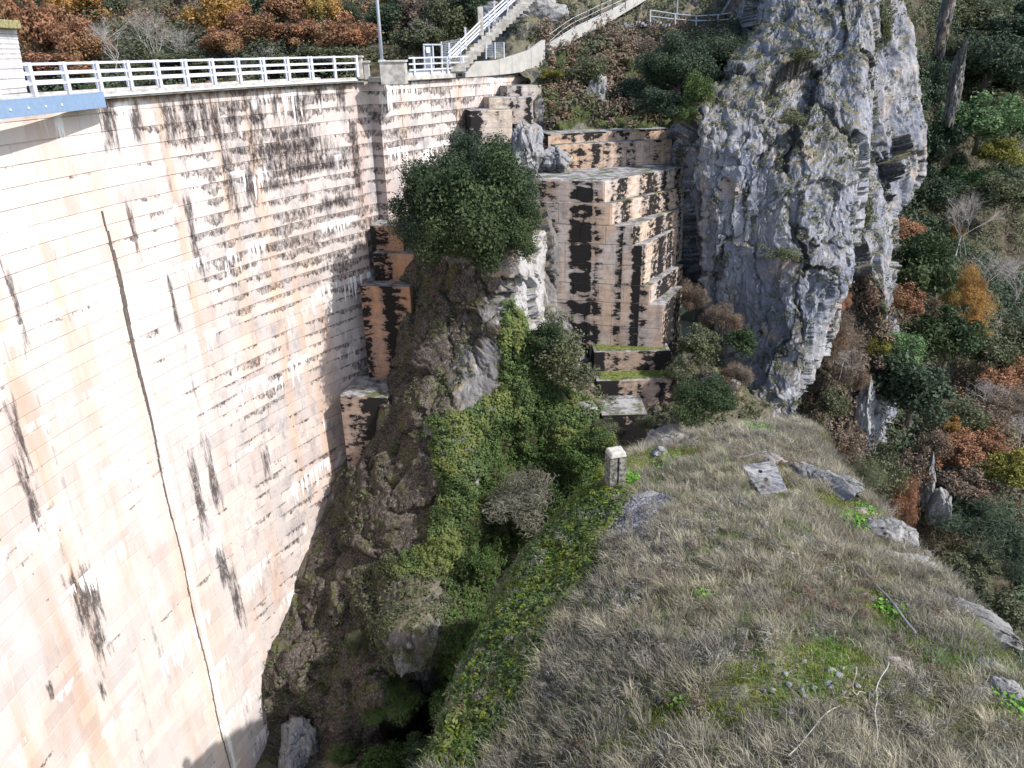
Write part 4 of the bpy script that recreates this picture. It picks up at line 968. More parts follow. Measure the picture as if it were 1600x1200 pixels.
def trunk_mesh(seed, limbs=7, r=.05):
    random.seed(seed); mb = MB(); mb.tube([(0, 0, -.9), (.03, .02, -.5), (0, .03, -.1), (.03, 0, .3)], [r*1.5, r, r*.8, r*.4], 7)
    for k in range(limbs):
        a = random.random()*6.28; l = random.uniform(.45, .7); z = random.uniform(-.5, .1)
        mb.tube([(0, 0, z), (math.cos(a)*l*.4, math.sin(a)*l*.4, z+.18), (math.cos(a)*l, math.sin(a)*l, z+random.uniform(.25, .6))], [r*.5, r*.35, r*.12], 5)
    me = bpy.data.meshes.new('trunk'); me.from_pydata(mb.v, [], mb.f); me.materials.append(M['bark']); return me
TR = [trunk_mesh(50+i) for i in range(3)]; STEM = [trunk_mesh(60+i, 9, .022) for i in range(2)]
def setmat(o, mat):
    o.material_slots[0].link = 'OBJECT'; o.material_slots[0].material = mat
def plant(name, base, dims, key, mat, label, cat, group=None, trunk=True, rz=None):
    """base: ground point; dims: half sizes of the crown; crown centre dims[2]*.85 above base"""
    rz = random.random()*6.28 if rz is None else rz
    t = empty(name, base, label, cat, group, rz); cz = dims[2]*.8
    c = link('crown' if trunk else 'foliage', PROTO[key], t); c.location = (0, 0, cz); c.scale = dims; setmat(c, M[mat])
    s = link('trunk' if trunk else 'stem', (TR if trunk else STEM)[random.randrange(2)], t); s.location = (0, 0, cz); s.scale = dims
    return t
def at_px(cx, cy, Y, rpx): # centre pixel and pixel radius -> base point and metric radius
    c = W(cx, cy, Y); r = rpx*np.linalg.norm(c-CAM)/F*.98; return c, r
def bush(name, cx, cy, Y, rx, ry, key, mat, label, cat, trunk=False, group=None, depth=1.0):
    c, r = at_px(cx, cy, Y, rx); rz_ = r*ry/rx; b = c.copy(); b[2] -= rz_*.8
    return plant(name, b, (r, r*depth, rz_), key, mat, label, cat, group, trunk)
# the big oak: one main crown with overlapping sub crowns
c, r = at_px(735, 338, 41.0, 122); base = c.copy(); base[2] -= r*1.0
oak = empty('oak_tree', base, 'big round evergreen oak growing from the rock spur in front of the abutment', 'tree')
o = link('trunk', TR[0], oak); o.location = (0, 0, r*.9); o.scale = (r, r, r*1.0)
for i, (dx, dy, dz, s, key, mt) in enumerate(((0, 0, 1.0, .92, 0, 'oak'), (-.5, .2, 1.2, .56, 1, 'oakd'), (.4, .3, 1.15, .58, 2, 'oakd'), (.1, .3, 1.45, .55, 1, 'oakd'), (-.05, -.35, .75, .62, 2, 'oak'), (.5, -.2, .8, .5, 0, 'oak'), (-.55, 0, .75, .48, 2, 'oakd'))):
    o = link('crown', PROTO[('big', key)], oak); o.location = (dx*r, dy*r, dz*r); o.scale = (s*r,)*3; o.rotation_euler = (0, 0, i*1.3); setmat(o, M[mt])
# mid ground bushes: cx, cy, Y, rx, ry, key, mat, label
B_ = [(1060, 115, 54, 62, 55, ('big', 1), 'oakd', 'broad dark evergreen tree above the upper wall, left half of the clump', 'tree'),
 (1140, 88, 56.5, 58, 44, ('big', 2), 'oakd', 'pale-topped evergreen tree below the thin path railing', 'tree'), (1035, 165, 49.8, 42, 30, ('mid', 1), 'oakd', 'low dark evergreen shrub under the broad tree', 'shrub'),
 (1090, 150, 48.6, 26, 34, ('mid', 2), 'ivy', 'bright green ivy bush draped on the head of the bluish rock', 'shrub'), (1072, 185, 48.2, 18, 22, ('mid', 0), 'ivy', 'low green ivy clump at the right end of the upper wall', 'shrub'),
 (920, 115, 56, 38, 32, ('thin', 0), 'olive', 'grey-green shrub beneath the ramp fence', 'shrub'), (960, 75, 60, 30, 30, ('thin', 1), 'brown', 'brown bare-looking shrub by the ramp fence', 'shrub'), (1005, 80, 60, 25, 20, ('thin', 2), 'brown', 'brown scrub bush behind the grey-green shrub', 'shrub'),
 (985, 150, 54.5, 38, 30, ('thin', 1), 'oakd', 'dark thin bush above the upper wall', 'shrub'), (862, 118, 55.5, 22, 10, ('mid', 3), 'yel', 'yellowish low shrub at the foot of the ramp wall', 'shrub'),
 (1180, 125, 51, 34, 20, ('thin', 2), 'olive', 'olive scrub on the cliff shoulder below the marker post', 'shrub'),
 (870, 555, 39.8, 52, 52, ('thin', 0), 'olive', 'large olive-grey shrub in the gully left of the black steps', 'shrub'), (855, 530, 39.6, 32, 30, ('mid', 2), 'oak', 'dark green shrub growing out of the olive-grey shrub', 'shrub'), (905, 590, 39.0, 38, 30, ('thin', 2), 'olive', 'brownish shrub at the foot of the terraced wall', 'shrub'),
 (1100, 632, 34.5, 60, 42, ('big', 0), 'oak', 'dense round dark green bush at the tip of the grassy ridge', 'shrub'),
 (1095, 545, 41.5, 42, 36, ('mid', 0), 'olive', 'olive bush right of the upper black step', 'shrub'), (1155, 535, 41, 32, 26, ('mid', 1), 'oak', 'green bush at the foot of the bluish cliff', 'shrub'), (1085, 470, 45.2, 26, 34, ('weep', 0), 'brown', 'brown dry grass bush between terraced wall and cliff', 'shrub'), (1130, 500, 43.5, 34, 30, ('weep', 1), 'brown', 'dry brown brush under the cliff overhang', 'shrub'),
 (1150, 590, 39.5, 30, 26, ('weep', 2), 'brown', 'reddish dry brush above the round dark bush', 'shrub'), (1060, 585, 40.4, 24, 22, ('thin', 0), 'olive', 'small olive bush beside the second black step', 'shrub'),
 (1255, 90, 49, 26, 16, ('thin', 1), 'olive', 'olive tuft high on the cliff face', 'shrub'), (1240, 190, 46.5, 26, 14, ('thin', 2), 'olive', 'dark scrub tuft on the cliff ledge', 'shrub'), (1225, 400, 43, 28, 14, ('thin', 0), 'olive', 'olive scrub on the lower cliff ledge', 'shrub'), (1375, 60, 52, 16, 40, ('thin', 1), 'olive', 'narrow scrub strip in the cliff cleft at top', 'shrub'),
 (1335, 270, 50, 14, 40, ('thin', 2), 'olive', 'narrow scrub in the cleft halfway down the cliff', 'shrub'), (1345, 340, 49.6, 22, 40, ('thin', 0), 'olive', 'grey-green scrub at the lower end of the cleft', 'shrub'),
 (1315, 475, 47, 20, 20, ('weep', 0), 'rust', 'reddish-brown dry shrub right of the cliff foot', 'shrub'), (1310, 530, 46, 38, 44, ('weep', 1), 'brown', 'tall brown dry brush slope beside the cliff foot', 'shrub'), (1330, 590, 45.5, 34, 40, ('weep', 2), 'brown', 'brown dry brush left of the white rock fin', 'shrub'),
 (1300, 640, 44.5, 32, 40, ('thin', 1), 'olive', 'dark scrub behind the ridge tip', 'shrub'), (1320, 700, 43, 36, 34, ('thin', 2), 'brown', 'brown scrub below the ridge tip', 'shrub'), (1340, 745, 42, 40, 28, ('weep', 0), 'olive', 'olive grass bank behind the long pale outcrop', 'shrub'),
 (1430, 610, 47.5, 50, 48, ('mid', 1), 'oakd', 'rounded green tree beside the white rock fin', 'tree'), (1400, 555, 50, 34, 28, ('mid', 2), 'pale', 'paler green tree above the rounded green tree', 'tree'), (1375, 545, 49.5, 16, 18, ('mid', 0), 'yel', 'yellow-green shrub touching the white rock fin', 'shrub'),
 (1430, 430, 62, 46, 50, ('mid', 2), 'oak', 'dark green tree left of the golden tree', 'tree'), (1415, 478, 58, 26, 24, ('mid', 3), 'rust', 'rust-red shrub below the rear cliff edge', 'shrub'), (1400, 370, 68, 30, 20, ('mid', 0), 'rust', 'dull red bush beside the rear cliff', 'shrub'),
 (1510, 465, 66, 26, 34, ('weep', 1), 'gold', 'golden orange feathery tree in the right hillside', 'tree'), (1520, 520, 62, 24, 32, ('weep', 2), 'gold', 'lower golden orange feathery tree hanging down the slope', 'tree'), (1495, 365, 78, 10, 10, ('mid', 3), 'gold', 'small golden bush at the foot of the tall bare tree', 'shrub'),
 (1480, 540, 58, 40, 38, ('mid', 0), 'oak', 'dark tree below the golden trees', 'tree'), (1555, 240, 82, 24, 18, ('mid', 1), 'yel', 'yellow-tinged shrub on the green hillside', 'shrub'),
 (1450, 140, 92, 26, 30, ('mid', 2), 'oakd', 'dark green tree left of the rock spire', 'tree'), (1460, 240, 84, 34, 44, ('mid', 3), 'oakd', 'tall dark green tree beside the rear cliff', 'tree'), (1530, 200, 84, 40, 30, ('mid', 0), 'pale', 'pale grey-green round tree right of the spires', 'tree'), (1585, 190, 88, 34, 30, ('mid', 1), 'pale', 'pale green tree at the right edge of the picture, upper hillside', 'tree'),
 (1545, 110, 95, 44, 36, ('mid', 2), 'oakd', 'broad dark green tree on the upper right hillside', 'tree'), (1590, 60, 104, 40, 30, ('mid', 3), 'oakd', 'dark green tree near the top right corner', 'tree'), (1520, 40, 110, 36, 26, ('mid', 0), 'olive', 'olive scrub patch near the top of the right hillside', 'shrub'), (1445, 40, 112, 30, 30, ('mid', 1), 'olive', 'olive tree beside the top of the rear cliff', 'tree'),
 (1560, 305, 78, 34, 22, ('mid', 2), 'olive', 'olive scrub below the yellow-tinged shrub', 'shrub'), (1455, 310, 80, 30, 30, ('mid', 0), 'oakd', 'dark green bush left of the tall bare tree', 'shrub'),
 (1500, 650, 52, 30, 22, ('thin', 0), 'olive', 'grey scrub right of the rounded green tree', 'shrub'), (1550, 560, 60, 34, 30, ('thin', 1), 'olive', 'grey-green scrub under the golden tree', 'shrub'), (1580, 640, 55, 34, 26, ('weep', 0), 'brown', 'brown dry scrub near the right edge', 'shrub'),
 (1500, 710, 49, 34, 26, ('mid', 1), 'rust', 'orange-brown bush among the scrub right of the rock pillar', 'shrub'), (1545, 700, 50, 26, 20, ('mid', 3), 'rust', 'bright rust bush near the right edge', 'shrub'), (1500, 760, 47.5, 36, 22, ('mid', 2), 'brown', 'dark brown bush below the rust bushes', 'shrub'), (1488, 668, 51, 12, 12, ('mid', 0), 'gold', 'small orange bush beside the slim rock pillar', 'shrub'),
 (1585, 745, 47, 30, 26, ('mid', 0), 'yel', 'bright yellow-green bush at the right edge', 'shrub'), (1420, 740, 46.5, 26, 30, ('thin', 2), 'brown', 'brown scrub left of the slim rock pillar', 'shrub'), (1410, 790, 44.5, 18, 36, ('weep', 1), 'rust', 'tall rust-orange dry shrub below the rock pillar', 'shrub'), (1380, 740, 45, 30, 40, ('thin', 0), 'olive', 'dark scrub slope left of the rust-orange shrub', 'shrub'),
 (1540, 830, 44, 62, 34, ('weep', 2), 'oakd', 'dark drooping evergreen bush at right above the ridge edge', 'shrub'), (1590, 880, 41, 50, 36, ('weep', 0), 'oakd', 'dark drooping evergreen bush at the right edge', 'shrub'), (1520, 890, 41, 40, 26, ('mid', 3), 'olive', 'dark green patch of scrub just beyond the ridge edge', 'shrub'), (1580, 960, 38, 46, 30, ('thin', 1), 'olive', 'grey-green scrub at the right edge behind the ridge', 'shrub'),
 (1420, 250, 90, 24, 30, ('mid', 1), 'oakd', 'dark green tree tucked against the rear cliff, upper part', 'tree'), (1500, 290, 84, 34, 26, ('mid', 3), 'pale', 'pale green tree above the tall bare tree', 'tree'), (1590, 130, 98, 34, 28, ('mid', 0), 'oakd', 'dark tree above the pale green tree at the right edge', 'tree'),
 (1480, 95, 100, 30, 26, ('mid', 2), 'olive', 'olive-green tree between the two rock spires', 'tree'), (1590, 300, 84, 30, 26, ('mid', 1), 'oakd', 'dark green bush at the right edge above the bare trees', 'shrub'), (1440, 520, 60, 28, 24, ('mid', 3), 'olive', 'olive bush below the dark green tree by the rear cliff', 'shrub'), (1590, 540, 62, 26, 28, ('mid', 2), 'olive', 'olive conical tree at the right edge', 'tree'),
 (1560, 600, 58, 28, 20, ('thin', 2), 'rust', 'thin orange-brown shrub right of the golden trees', 'shrub'), (1460, 700, 49, 20, 22, ('thin', 0), 'brown', 'brown scrub just above the slim white pillar', 'shrub'), (1535, 660, 54, 34, 24, ('thin', 1), 'brown', 'grey-brown thicket above the rust bushes', 'shrub'), (1590, 590, 59, 24, 20, ('mid', 0), 'rust', 'small rust bush at the right edge below the conical tree', 'shrub'),
 (985, 730, 33.5, 22, 14, ('thin', 1), 'olive', 'low olive scrub behind the square pillar', 'shrub'),
 # gully
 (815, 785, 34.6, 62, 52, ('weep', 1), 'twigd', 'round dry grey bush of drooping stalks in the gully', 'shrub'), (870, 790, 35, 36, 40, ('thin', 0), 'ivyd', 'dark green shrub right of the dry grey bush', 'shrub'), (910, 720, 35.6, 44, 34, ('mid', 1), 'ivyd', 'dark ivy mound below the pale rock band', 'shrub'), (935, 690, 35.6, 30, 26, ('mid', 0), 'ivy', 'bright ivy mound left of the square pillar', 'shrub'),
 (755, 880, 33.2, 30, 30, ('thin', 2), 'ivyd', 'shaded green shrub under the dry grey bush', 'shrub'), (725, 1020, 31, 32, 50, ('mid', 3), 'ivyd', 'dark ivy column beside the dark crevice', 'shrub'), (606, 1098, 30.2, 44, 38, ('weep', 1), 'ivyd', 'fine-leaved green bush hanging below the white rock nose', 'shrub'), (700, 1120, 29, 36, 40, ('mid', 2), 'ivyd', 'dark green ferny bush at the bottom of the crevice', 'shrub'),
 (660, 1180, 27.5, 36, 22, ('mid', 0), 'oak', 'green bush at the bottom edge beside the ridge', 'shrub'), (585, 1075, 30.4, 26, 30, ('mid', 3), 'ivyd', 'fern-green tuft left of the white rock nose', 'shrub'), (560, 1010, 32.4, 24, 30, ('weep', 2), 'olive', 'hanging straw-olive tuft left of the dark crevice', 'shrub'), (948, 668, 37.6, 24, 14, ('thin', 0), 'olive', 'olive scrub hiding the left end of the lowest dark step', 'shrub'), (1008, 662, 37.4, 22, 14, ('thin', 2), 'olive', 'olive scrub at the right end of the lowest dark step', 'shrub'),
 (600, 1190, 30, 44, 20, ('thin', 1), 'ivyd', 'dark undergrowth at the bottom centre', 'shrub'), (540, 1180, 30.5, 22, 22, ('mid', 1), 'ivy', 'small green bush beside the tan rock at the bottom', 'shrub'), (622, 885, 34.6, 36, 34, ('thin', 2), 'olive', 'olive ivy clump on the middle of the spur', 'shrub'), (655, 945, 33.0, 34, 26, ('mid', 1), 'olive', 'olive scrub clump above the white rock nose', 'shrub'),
]
for cx, cy, Y, rx, ry, key, mat, lb, cat in B_:
    if cx > 1370 and cy < 860: rx, ry = rx*1.28, ry*1.28
    bush({'tree': 'evergreen_tree' if mat.startswith('oak') else 'leafy_tree', 'shrub': 'dry_shrub' if mat in ('brown', 'twigd') else 'shrub'}[cat], cx, cy, Y, rx, ry, key, mat, lb, cat, cat == 'tree')
# autumn trees behind the dam
H_ = [(60, 60, 76, 36, 42, 'rust', 'russet round tree just right of the stone tower'), (25, 25, 84, 30, 24, 'olive', 'olive tree above the stone tower'), (125, 75, 75, 30, 30, 'rust', 'brick-orange tree, second right of the stone tower'), (118, 15, 88, 34, 22, 'gold', 'golden-brown tree at the top above the brick-orange one'),
 (165, 20, 92, 24, 20, 'oakd', 'dark green tree behind the tall bare trees'), (300, 20, 95, 34, 30, 'brown', 'brown tree between the bare trees and the golden tree'), (345, 28, 82, 38, 28, 'gold', 'round golden tree in the middle of the hillside behind the dam'), (395, 55, 79, 38, 26, 'rust', 'orange-brown tree right below the round golden tree'), (345, 75, 76, 30, 18, 'rust', 'low rusty bush under the golden tree'),
 (450, 15, 88, 36, 26, 'rust', 'russet tree at the top, left of the bright orange one'), (510, 18, 86, 22, 26, 'gold', 'bright orange upright tree left of the lamp post'), (470, 60, 80, 34, 22, 'rust', 'dull orange tree behind the crest railing'), (545, 65, 79, 36, 26, 'rust', 'orange-brown bush left of the lamp post foot'), (420, 8, 96, 20, 16, 'oakd', 'dark green gap tree at the top edge'), (545, 40, 88, 22, 22, 'oakd', 'dark green tree left of the lamp post'),
 (620, 8, 90, 30, 20, 'gold', 'golden tree right of the lamp post at the top'), (610, 40, 86, 34, 30, 'oakd', 'dark green tree right of the lamp post'), (655, 30, 86, 34, 30, 'brown', 'greyish brown tree above the steel gate'), (700, 35, 84, 36, 34, 'olive', 'dull olive bush left of the hillside stair'), (735, 15, 84, 28, 22, 'oakd', 'dark bush left of the upper stair'), (655, 70, 80, 34, 22, 'olive', 'low grey scrub behind the gate'),
 (90, 105, 72, 44, 16, 'rust', 'low russet hedge bush behind the crest near the tower'), (500, 95, 76, 60, 14, 'olive', 'low grey-green scrub behind the crest railing'), (290, 100, 73, 60, 12, 'olive', 'low olive scrub below the tall bare trees'), (60, 5, 95, 30, 20, 'gold', 'golden tree at the top left')]
for i, (cx, cy, Y, rx, ry, mat, lb) in enumerate(H_):
    rx, ry = rx*1.25, ry*1.3
    bush('autumn_tree' if mat in ('rust', 'gold', 'brown') else 'hillside_tree', cx, cy, Y, rx, ry, ('mid', i % 4), mat, lb, 'tree', True)
# bare trees
def bare_mesh(seed, spread=.5, depth=5):
    g = random.Random(seed); mb = MB()
    def grow(p, d, l, r, k):
        q = p+d*l*.5+Vector((g.gauss(0, .03), g.gauss(0, .03), 0))*l; e = q+(d+Vector((g.gauss(0, .12), g.gauss(0, .12), .1))).normalized()*l*.5
        mb.tube([p, q, e], [r, r*.8, r*.62], 4 if k > 2 else 3)
        if k == 0: return
        for j in range(3 if k > 1 else 4):
            nd = (d+Vector((g.gauss(0, spread), g.gauss(0, spread), g.gauss(.08, spread*.5)))).normalized()
            grow(q if j == 0 and g.random() < .5 else e, nd, l*g.uniform(.62, .85), r*.6, k-1)
    for s in range(3): grow(Vector((g.gauss(0, .06), g.gauss(0, .06), 0)), Vector((g.gauss(0, .25), g.gauss(0, .25), 1)).normalized(), .27, .0075, depth)
    me = bpy.data.meshes.new('branches'); me.from_pydata(mb.v, [], mb.f); me.materials.append(M['twig']); return me
BARE = [bare_mesh(5), bare_mesh(9), bare_mesh(14, .62)]
BT = [(185, 110, 74, 110, 0, 'twigl', 'tall bare grey tree behind the dam, left one of the pair'), (240, 112, 75, 120, 1, 'twig', 'tall bare tree behind the dam, right of the other tall bare tree'), (285, 110, 76, 100, 2, 'twig', 'thin bare tree left of the golden tree'), (420, 100, 76, 45, 2, 'twigl', 'low pale bare bush behind the crest railing'),
      (560, 100, 77, 40, 0, 'twigl', 'low silvery bare bush left of the lamp post foot'), (660, 95, 82, 90, 1, 'twig', 'bare brushy tree above the steel gate'), (1500, 400, 72, 130, 1, 'twigl', 'tall silvery bare tree on the right hillside'), (1545, 470, 66, 120, 2, 'twigl', 'wide silvery bare tree right of the golden tree'), (1590, 470, 64, 100, 0, 'twigl', 'bare tree at the right edge, middle height'),
      (1540, 640, 55, 80, 2, 'twigl', 'pale bare shrub at right below the golden tree'), (1590, 700, 50, 80, 0, 'twigl', 'pale bare shrub at the right edge'), (1470, 640, 54, 60, 2, 'twig', 'grey bare shrub right of the rounded tree'), (1315, 590, 45, 90, 2, 'twig', 'brownish bare bush beside the cliff foot'), (1370, 820, 43, 80, 2, 'twig', 'bare brush on the slope behind the angular boulder'), (1170, 150, 50.5, 40, 0, 'twig', 'wiry bare shrub on the cliff shoulder')]
for px, py, Y, hp, k, mat, lb in BT:
    b = W(px, py, Y); h = hp*np.linalg.norm(b-CAM)/F
    t = empty('bare_tree', b, lb, 'tree' if hp > 85 else 'shrub', rz=random.random()*6); o = link('branches', BARE[k], t); o.scale = (h*.75,)*3; setmat(o, M[mat])

# scrub cover on slopes (uncountable)
def scatter(sh, n, size, leaves, rad, mats, name, g, poly=None, lift=.3, cond=None, norm=.6, asp=.5, up=.4, kind='stuff'):
    P = sh['P'].reshape(-1, 3); N = sh['N'].reshape(-1, 3); X = sh['X'].ravel(); Y = sh['Y'].ravel()
    ok = np.ones(len(P), bool)
    if poly is not None: ok &= inpoly(X, Y, poly) if not isinstance(poly[0][0], tuple) else np.any([inpoly(X, Y, p) for p in poly], 0)
    if cond is not None: ok &= cond(P, N, X, Y)
    idx = np.nonzero(ok)[0]
    if not len(idx): return
    H, Wd = sh['X'].shape
    a = np.abs(np.linalg.norm(np.cross(np.gradient(sh['P'], axis=1), np.gradient(sh['P'], axis=0)), axis=2)).ravel()[idx]
    idx = g.choice(idx, n, p=a/a.sum()); C0 = P[idx]+g.normal(size=(n, 3))*rad*.4+N[idx]*lift
    r0 = rad*g.uniform(.5, 1.3, n)
    dd = g.normal(size=(n, leaves, 3)); dd /= np.linalg.norm(dd, axis=2, keepdims=True)
    C = C0[:, None]+dd*(r0[:, None, None]*g.uniform(.5, 1.05, (n, leaves, 1)))
    Nn = (dd+N[idx][:, None]*norm+np.array([0, 0, up])).reshape(-1, 3)
    v, f = leafset(C.reshape(-1, 3), Nn, size, g, .6, asp)
    r = np.clip(.5*np.repeat(g.random(n), leaves)+.5*g.random(n*leaves), 0, 1)
    o = mk(name, v, f, M[mats], attrs={'rnd': np.repeat(r, 4)}); tag(o, kind=kind); return o
G = np.random.default_rng(99)
def st(o, label, cat): 
    if o: tag(o, label, cat)
st(scatter(farright, 1500, .17, 80, 1.2, 'oakd', 'hillside_scrub', G, lift=.8, cond=lambda P, N, X, Y: (fbm(P*.08, 2, 3) > -.05) & (X < 1700)), 'dark green scrub covering the right hillside', 'scrub')
st(scatter(farright, 1500, .15, 70, 1.0, 'olive', 'olive_scrub', G, lift=.6, cond=lambda P, N, X, Y: (fbm(P*.08, 2, 3) < .15) & (X < 1700)), 'grey-olive scrub patches on the right hillside', 'scrub')
st(scatter(farright, 900, .12, 60, .9, 'brown', 'dry_scrub', G, poly=[(1380,430),(1700,560),(1700,820),(1380,860)], lift=.5), 'dry brown scrub on the middle of the right hillside', 'scrub')
st(scatter(farright, 130, .12, 60, .8, 'rust', 'rusty_scrub', G, poly=[(1380,600),(1700,600),(1700,800),(1400,840)], lift=.6), 'rusty bracken on the lower right hillside', 'scrub')
st(scatter(backhill, 1500, .17, 90, 1.5, 'olive', 'hill_brush', G, lift=.8), 'grey-olive brush on the hill behind the dam', 'scrub')
st(scatter(backhill, 1000, .17, 90, 1.6, 'oakd', 'dark_brush', G, lift=.8, cond=lambda P, N, X, Y: fbm(P*.1, 2, 5) > 0), 'dark green brush on the hill behind the dam', 'scrub')
st(scatter(backhill, 420, .16, 90, 1.5, 'rust', 'russet_brush', G, lift=1, cond=lambda P, N, X, Y: fbm(P*.09, 2, 15) > .05), 'russet brush on the hill behind the dam', 'scrub')
st(scatter(uphill, 900, .12, 36, .5, 'brown', 'slope_brush', G, poly=[(840,40),(1200,40),(1200,190),(860,200)], lift=.25), 'brown brush on the slope above the upper wall', 'scrub')
st(scatter(uphill, 700, .12, 36, .5, 'olive', 'slope_scrub', G, poly=[(760,-40),(1200,-40),(1200,190),(860,200)], lift=.25), 'olive scrub on the slope above the upper wall', 'scrub')
st(scatter(cliff, 900, .07, 26, .28, 'olive', 'cliff_tufts', G, lift=.1, cond=lambda P, N, X, Y: (N[:, 2] > .35)), 'small olive tufts on the cliff ledges', 'scrub')
st(scatter(cliff2, 700, .08, 26, .4, 'olive', 'rear_cliff_tufts', G, lift=.15, cond=lambda P, N, X, Y: (N[:, 2] > .3) | (Y > 520)), 'small olive tufts on the rear cliff', 'scrub')
st(scatter(cliff2, 800, .12, 30, .45, 'brown', 'brown_bank', G, poly=[(1280,440),(1350,440),(1345,640),(1330,900),(1250,900),(1262,600)], lift=.3), 'brown dry brush on the bank right of the cliff', 'scrub')
# ivy on the spur
ivy1 = [(785,470),(815,500),(845,590),(930,640),(960,700),(900,720),(830,640),(800,660),(770,720),(720,800),(690,860),(675,830),(690,760),(665,700),(668,655),(740,640),(775,600)]
ivy2 = [(690,790),(735,750),(722,830),(700,890),(660,900),(610,900),(640,860),(672,850)]
st(scatter(spur, 1900, .075, 30, .26, 'ivy', 'ivy', G, poly=ivy1, lift=.14, norm=1.4), 'bright green ivy cascading down the spur below the oak', 'ivy')
st(scatter(spur, 600, .07, 30, .22, 'ivy', 'lower_ivy', G, poly=ivy2, lift=.12, norm=1.4), 'yellow-green ivy tongue on the lower spur', 'ivy')
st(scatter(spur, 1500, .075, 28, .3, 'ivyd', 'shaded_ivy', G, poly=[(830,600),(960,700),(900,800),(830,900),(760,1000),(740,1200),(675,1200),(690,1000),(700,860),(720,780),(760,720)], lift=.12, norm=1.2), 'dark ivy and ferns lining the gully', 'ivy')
st(scatter(spur, 420, .085, 34, .3, 'olive', 'gully_twigs', G, poly=[(560,880),(720,880),(720,1010),(640,1020),(560,1010)], lift=.12, asp=.35), 'grey-olive twiggy growth on the lower spur', 'weeds')
st(scatter(spur, 480, .07, 26, .22, 'olive', 'spur_tufts', G, poly=[(640,430),(780,560),(700,640),(600,760),(560,1100),(420,1180),(420,1050),(540,700)], lift=.05, cond=lambda P, N, X, Y: fbm(P*.5, 3, 3) > .0), 'sparse olive weeds on the dark earth slope', 'weeds')
st(scatter(spur, 900, .08, 26, .3, 'olive', 'gully_scrub', G, poly=[(840,480),(1200,540),(1200,680),(960,700),(860,620)], lift=.15), 'olive scrub round the black concrete steps', 'scrub')
st(scatter(ridge, 4200, .05, 32, .13, 'ivy', 'flank_ivy', G, poly=flank_poly, lift=.06, norm=1.2), 'green ivy on the left flank of the grassy ridge', 'ivy')
st(scatter(ridge, 1700, .045, 30, .13, 'mossb', 'flank_weeds', G, poly=flank_poly, lift=.05, norm=1.0), 'yellow-green weeds on the left flank of the grassy ridge', 'weeds')

# ------------------------------------------------------------------ grass on the ridge
def grass(name, n, blades, hgt, wid, mat, label, cat, g, cond=None, lean=.5, spread=.09, seed=0):
    P = ridge['P'].reshape(-1, 3); X = ridge['X'].ravel(); Y = ridge['Y'].ravel(); N = ridge['N'].reshape(-1, 3)
    a = np.linalg.norm(np.cross(np.gradient(ridge['P'], axis=1), np.gradient(ridge['P'], axis=0)), axis=2).ravel()
    ok = np.ones(len(P), bool) & ~(inpoly(X, Y, gravel_in)) & ~inpoly(X, Y, [(1150,725),(1215,725),(1240,778),(1185,785)])
    if cond is not None: ok &= cond(P, X, Y)
    pr = a*ok; idx = g.choice(len(P), n, p=pr/pr.sum()); B = P[idx]+g.normal(size=(n, 3))*[.05, .05, 0]
    ld = g.normal(size=(n, 2)); ld /= np.linalg.norm(ld, axis=1, keepdims=True); ld = ld*.6+np.array([-.22, -.12])
    hs = hgt*g.uniform(.5, 1.35, n)*(1+.35*fbm(B*.8, 2, seed))
    m_ = n*blades; b = np.repeat(B, blades, 0); off = g.normal(size=(m_, 2))*spread; b[:, :2] += off
    h = np.repeat(hs, blades)*g.uniform(.55, 1.15, m_)
    L2 = np.repeat(ld, blades, 0)*lean*.6+off/spread*.25*lean+g.normal(size=(m_, 2))*.28*lean
    z = np.array([0, 0, 1.0])
    mid = b.copy(); mid[:, :2] += L2*h[:, None]*.35; mid[:, 2] += h*.6
    tip = b.copy(); tip[:, :2] += L2*h[:, None]*1.1; tip[:, 2] += h*.95
    th = g.random(m_)*math.pi; s = np.stack([np.cos(th), np.sin(th), np.zeros(m_)], 1)*(wid*g.uniform(.6, 1.3, m_))[:, None]
    v = np.stack([b-s, b+s, mid+s*.7, mid-s*.7, tip], 1).reshape(-1, 3)
    k = np.arange(m_)*5; q = np.stack([k, k+1, k+2, k+3], 1); tr = np.stack([k+3, k+2, k+4, k+4], 1)
    tri = np.concatenate([np.stack([k, k+1, k+2], 1), np.stack([k, k+2, k+3], 1), np.stack([k+3, k+2, k+4], 1)])
    r = np.clip(np.repeat(g.random(n), blades)*.6+g.random(m_)*.45, 0, 1)
    o = mk(name, v, tri, M[mat], attrs={'rnd': np.repeat(r, 5)}); tag(o, label, cat, kind='stuff')
nf = lambda P, sc, sd: fbm(P*sc, 2, sd)
bare = [(1190,1055),(1230,1010),(1320,1000),(1390,1060),(1350,1105),(1260,1115),(1200,1105)]
bare2 = [(1345,925),(1390,940),(1425,985),(1390,1000),(1340,960)]
grass('dry_grass', 3000, 58, .25, .0042, 'straw', 'straw-coloured dry grass tufts all over the ridge', 'grass', G, lambda P, X, Y: (nf(P, .6, 2) > -.25) & ~inpoly(X, Y, bare) & ~inpoly(X, Y, bare2) & ~inpoly(X, Y, flank_poly), .9, .06)
grass('grey_grass', 2600, 50, .17, .0045, 'greyg', 'greyish dry stalks and low shrubs between the straw tufts', 'grass', G, lambda P, X, Y: (nf(P, .7, 9) > -.1) & ~inpoly(X, Y, flank_poly) & ~inpoly(X, Y, bare) & ~inpoly(X, Y, bare2), .9, .12)
grass('short_turf', 13000, 14, .06, .005, 'turfb', 'short matted dry turf on the ridge', 'grass', G, None, 1.2, .1)
grass('green_grass', 1300, 26, .12, .005, 'weed', 'fresh green grass blades near the ridge edges', 'grass', G, lambda P, X, Y: (nf(P, .5, 4) > .25) | (inpoly(X, Y, flank_poly)), .8, .1)
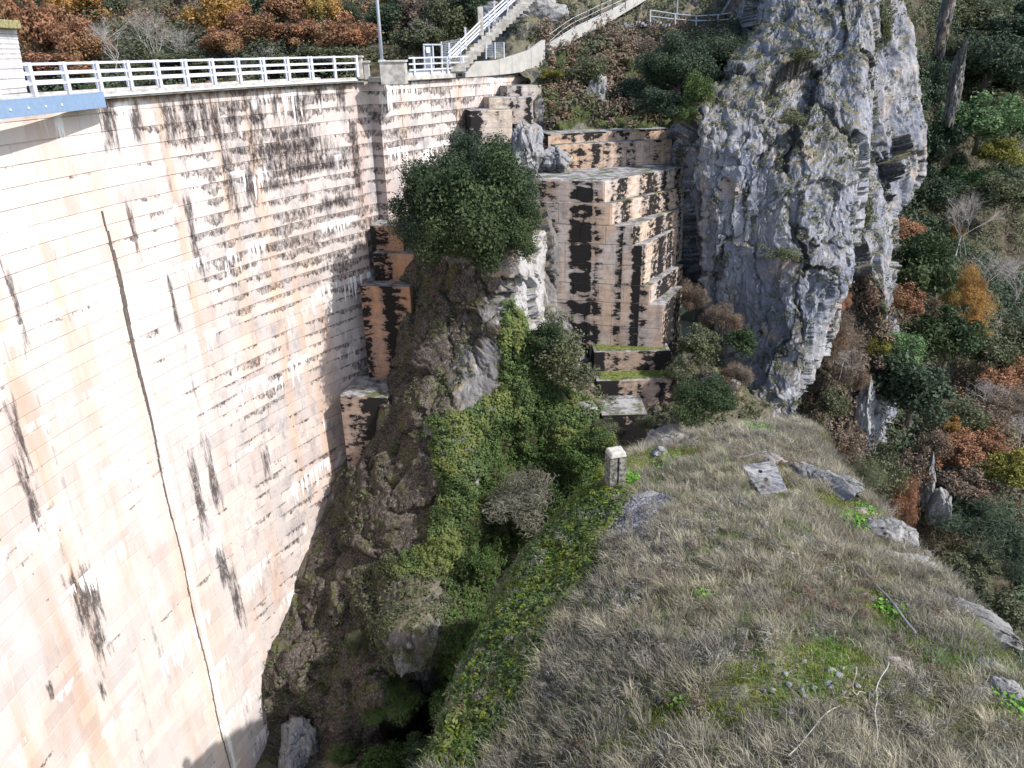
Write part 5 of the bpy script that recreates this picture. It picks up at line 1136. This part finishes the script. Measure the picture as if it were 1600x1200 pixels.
grass('moss_cushions', 17000, 12, .045, .008, 'mossb', 'yellow-green moss on the bare soil patches', 'moss', G, lambda P, X, Y: (nf(P, .7, 14) > -.05) | inpoly(X, Y, bare) | inpoly(X, Y, bare2) | (inpoly(X, Y, flank_poly) & (nf(P, .8, 6) > -.1)), .8, .09)
st(scatter(ridge, 900, .045, 90, .17, 'greyg', 'dry_heather', G, lift=.05, norm=.3, asp=.12, cond=lambda P, N, X, Y: (nf(P, .6, 21) > .1) & ~inpoly(X, Y, bare)), 'grey twiggy dead heather between the grass tufts', 'heather')
st(scatter(ridge, 450, .045, 100, .18, 'brown', 'brown_heather', G, lift=.04, norm=.3, asp=.12, cond=lambda P, N, X, Y: (nf(P, .5, 27) > .2) & ~inpoly(X, Y, bare)), 'brown dead heather clumps on the ridge', 'heather')
# bright broad-leaved weeds
for i, (x, y, r, lb) in enumerate(((1185, 675, .55, 'bright green weed patch behind the round ridge tip'), (1330, 815, .38, 'bright green weed beside the angular boulder'), (1352, 800, .3, 'dark green leafy weed just above the bright one by the boulder'), (1275, 1050, .0, ''), (1585, 1110, .3, 'green weed at the lower right edge'), (1560, 1095, .0, ''), (1100, 935, .18, 'small green weed in the middle of the dry grass'), (1050, 725, .45, 'green weed patch right of the square pillar'), (985, 750, .3, 'green weeds at the foot of the square pillar'), (1070, 1105, .2, 'small green weed low in the dry grass'), (1385, 960, .28, 'vivid green moss cushion beside the iron rod'))):
    if r == 0: continue
    b = on_ridge(x, y); t = empty('leafy_weed', b, lb, 'plant'); g = np.random.default_rng(500+i); n = int(260*max(.6, r/.3)); 
    C = g.normal(size=(n, 3))*[r*.45, r*.45, r*.12]+[0, 0, .08]; v, f = leafset(C, np.array([0, 0, 1.0])*np.ones((n, 3)), .045, g, .5, .6)
    mk('leaves', v, f, M['weed'], t, attrs={'rnd': np.repeat(g.random(n), 4)})
# gravel fragments of the grey patch (joined)
g = np.random.default_rng(77); P_ = ridge['P'].reshape(-1, 3); ok = np.nonzero(inpoly(ridge['X'].ravel(), ridge['Y'].ravel(), gravel_poly))[0]
idx = g.choice(ok, 3200); C = P_[idx]+g.normal(size=(3200, 3))*[.06, .06, .01]+[0, 0, .01]
tet = np.array([(1, 0, 0), (-.5, .87, 0), (-.5, -.87, 0), (0, 0, 1)]); rr = g.uniform(.012, .045, 3200); rot = g.random(3200)*6.28
v = tet[None]*rr[:, None, None]*g.uniform(.6, 1.4, (3200, 4, 3)); v = np.stack([v[..., 0]*np.cos(rot)[:, None]-v[..., 1]*np.sin(rot)[:, None], v[..., 0]*np.sin(rot)[:, None]+v[..., 1]*np.cos(rot)[:, None], v[..., 2]*.7], -1)+C[:, None]
k = np.arange(3200)[:, None]*4; tri = np.concatenate([k+np.array(a)[None] for a in ((0, 1, 3), (1, 2, 3), (2, 0, 3))])
o = mk('gravel', v.reshape(-1, 3), tri, flat('grey_gravel', (.15, .15, .165), .9, .5, 0, 25)); tag(o, 'patch of broken grey gravel beside the ridge edge', 'gravel', kind='stuff')
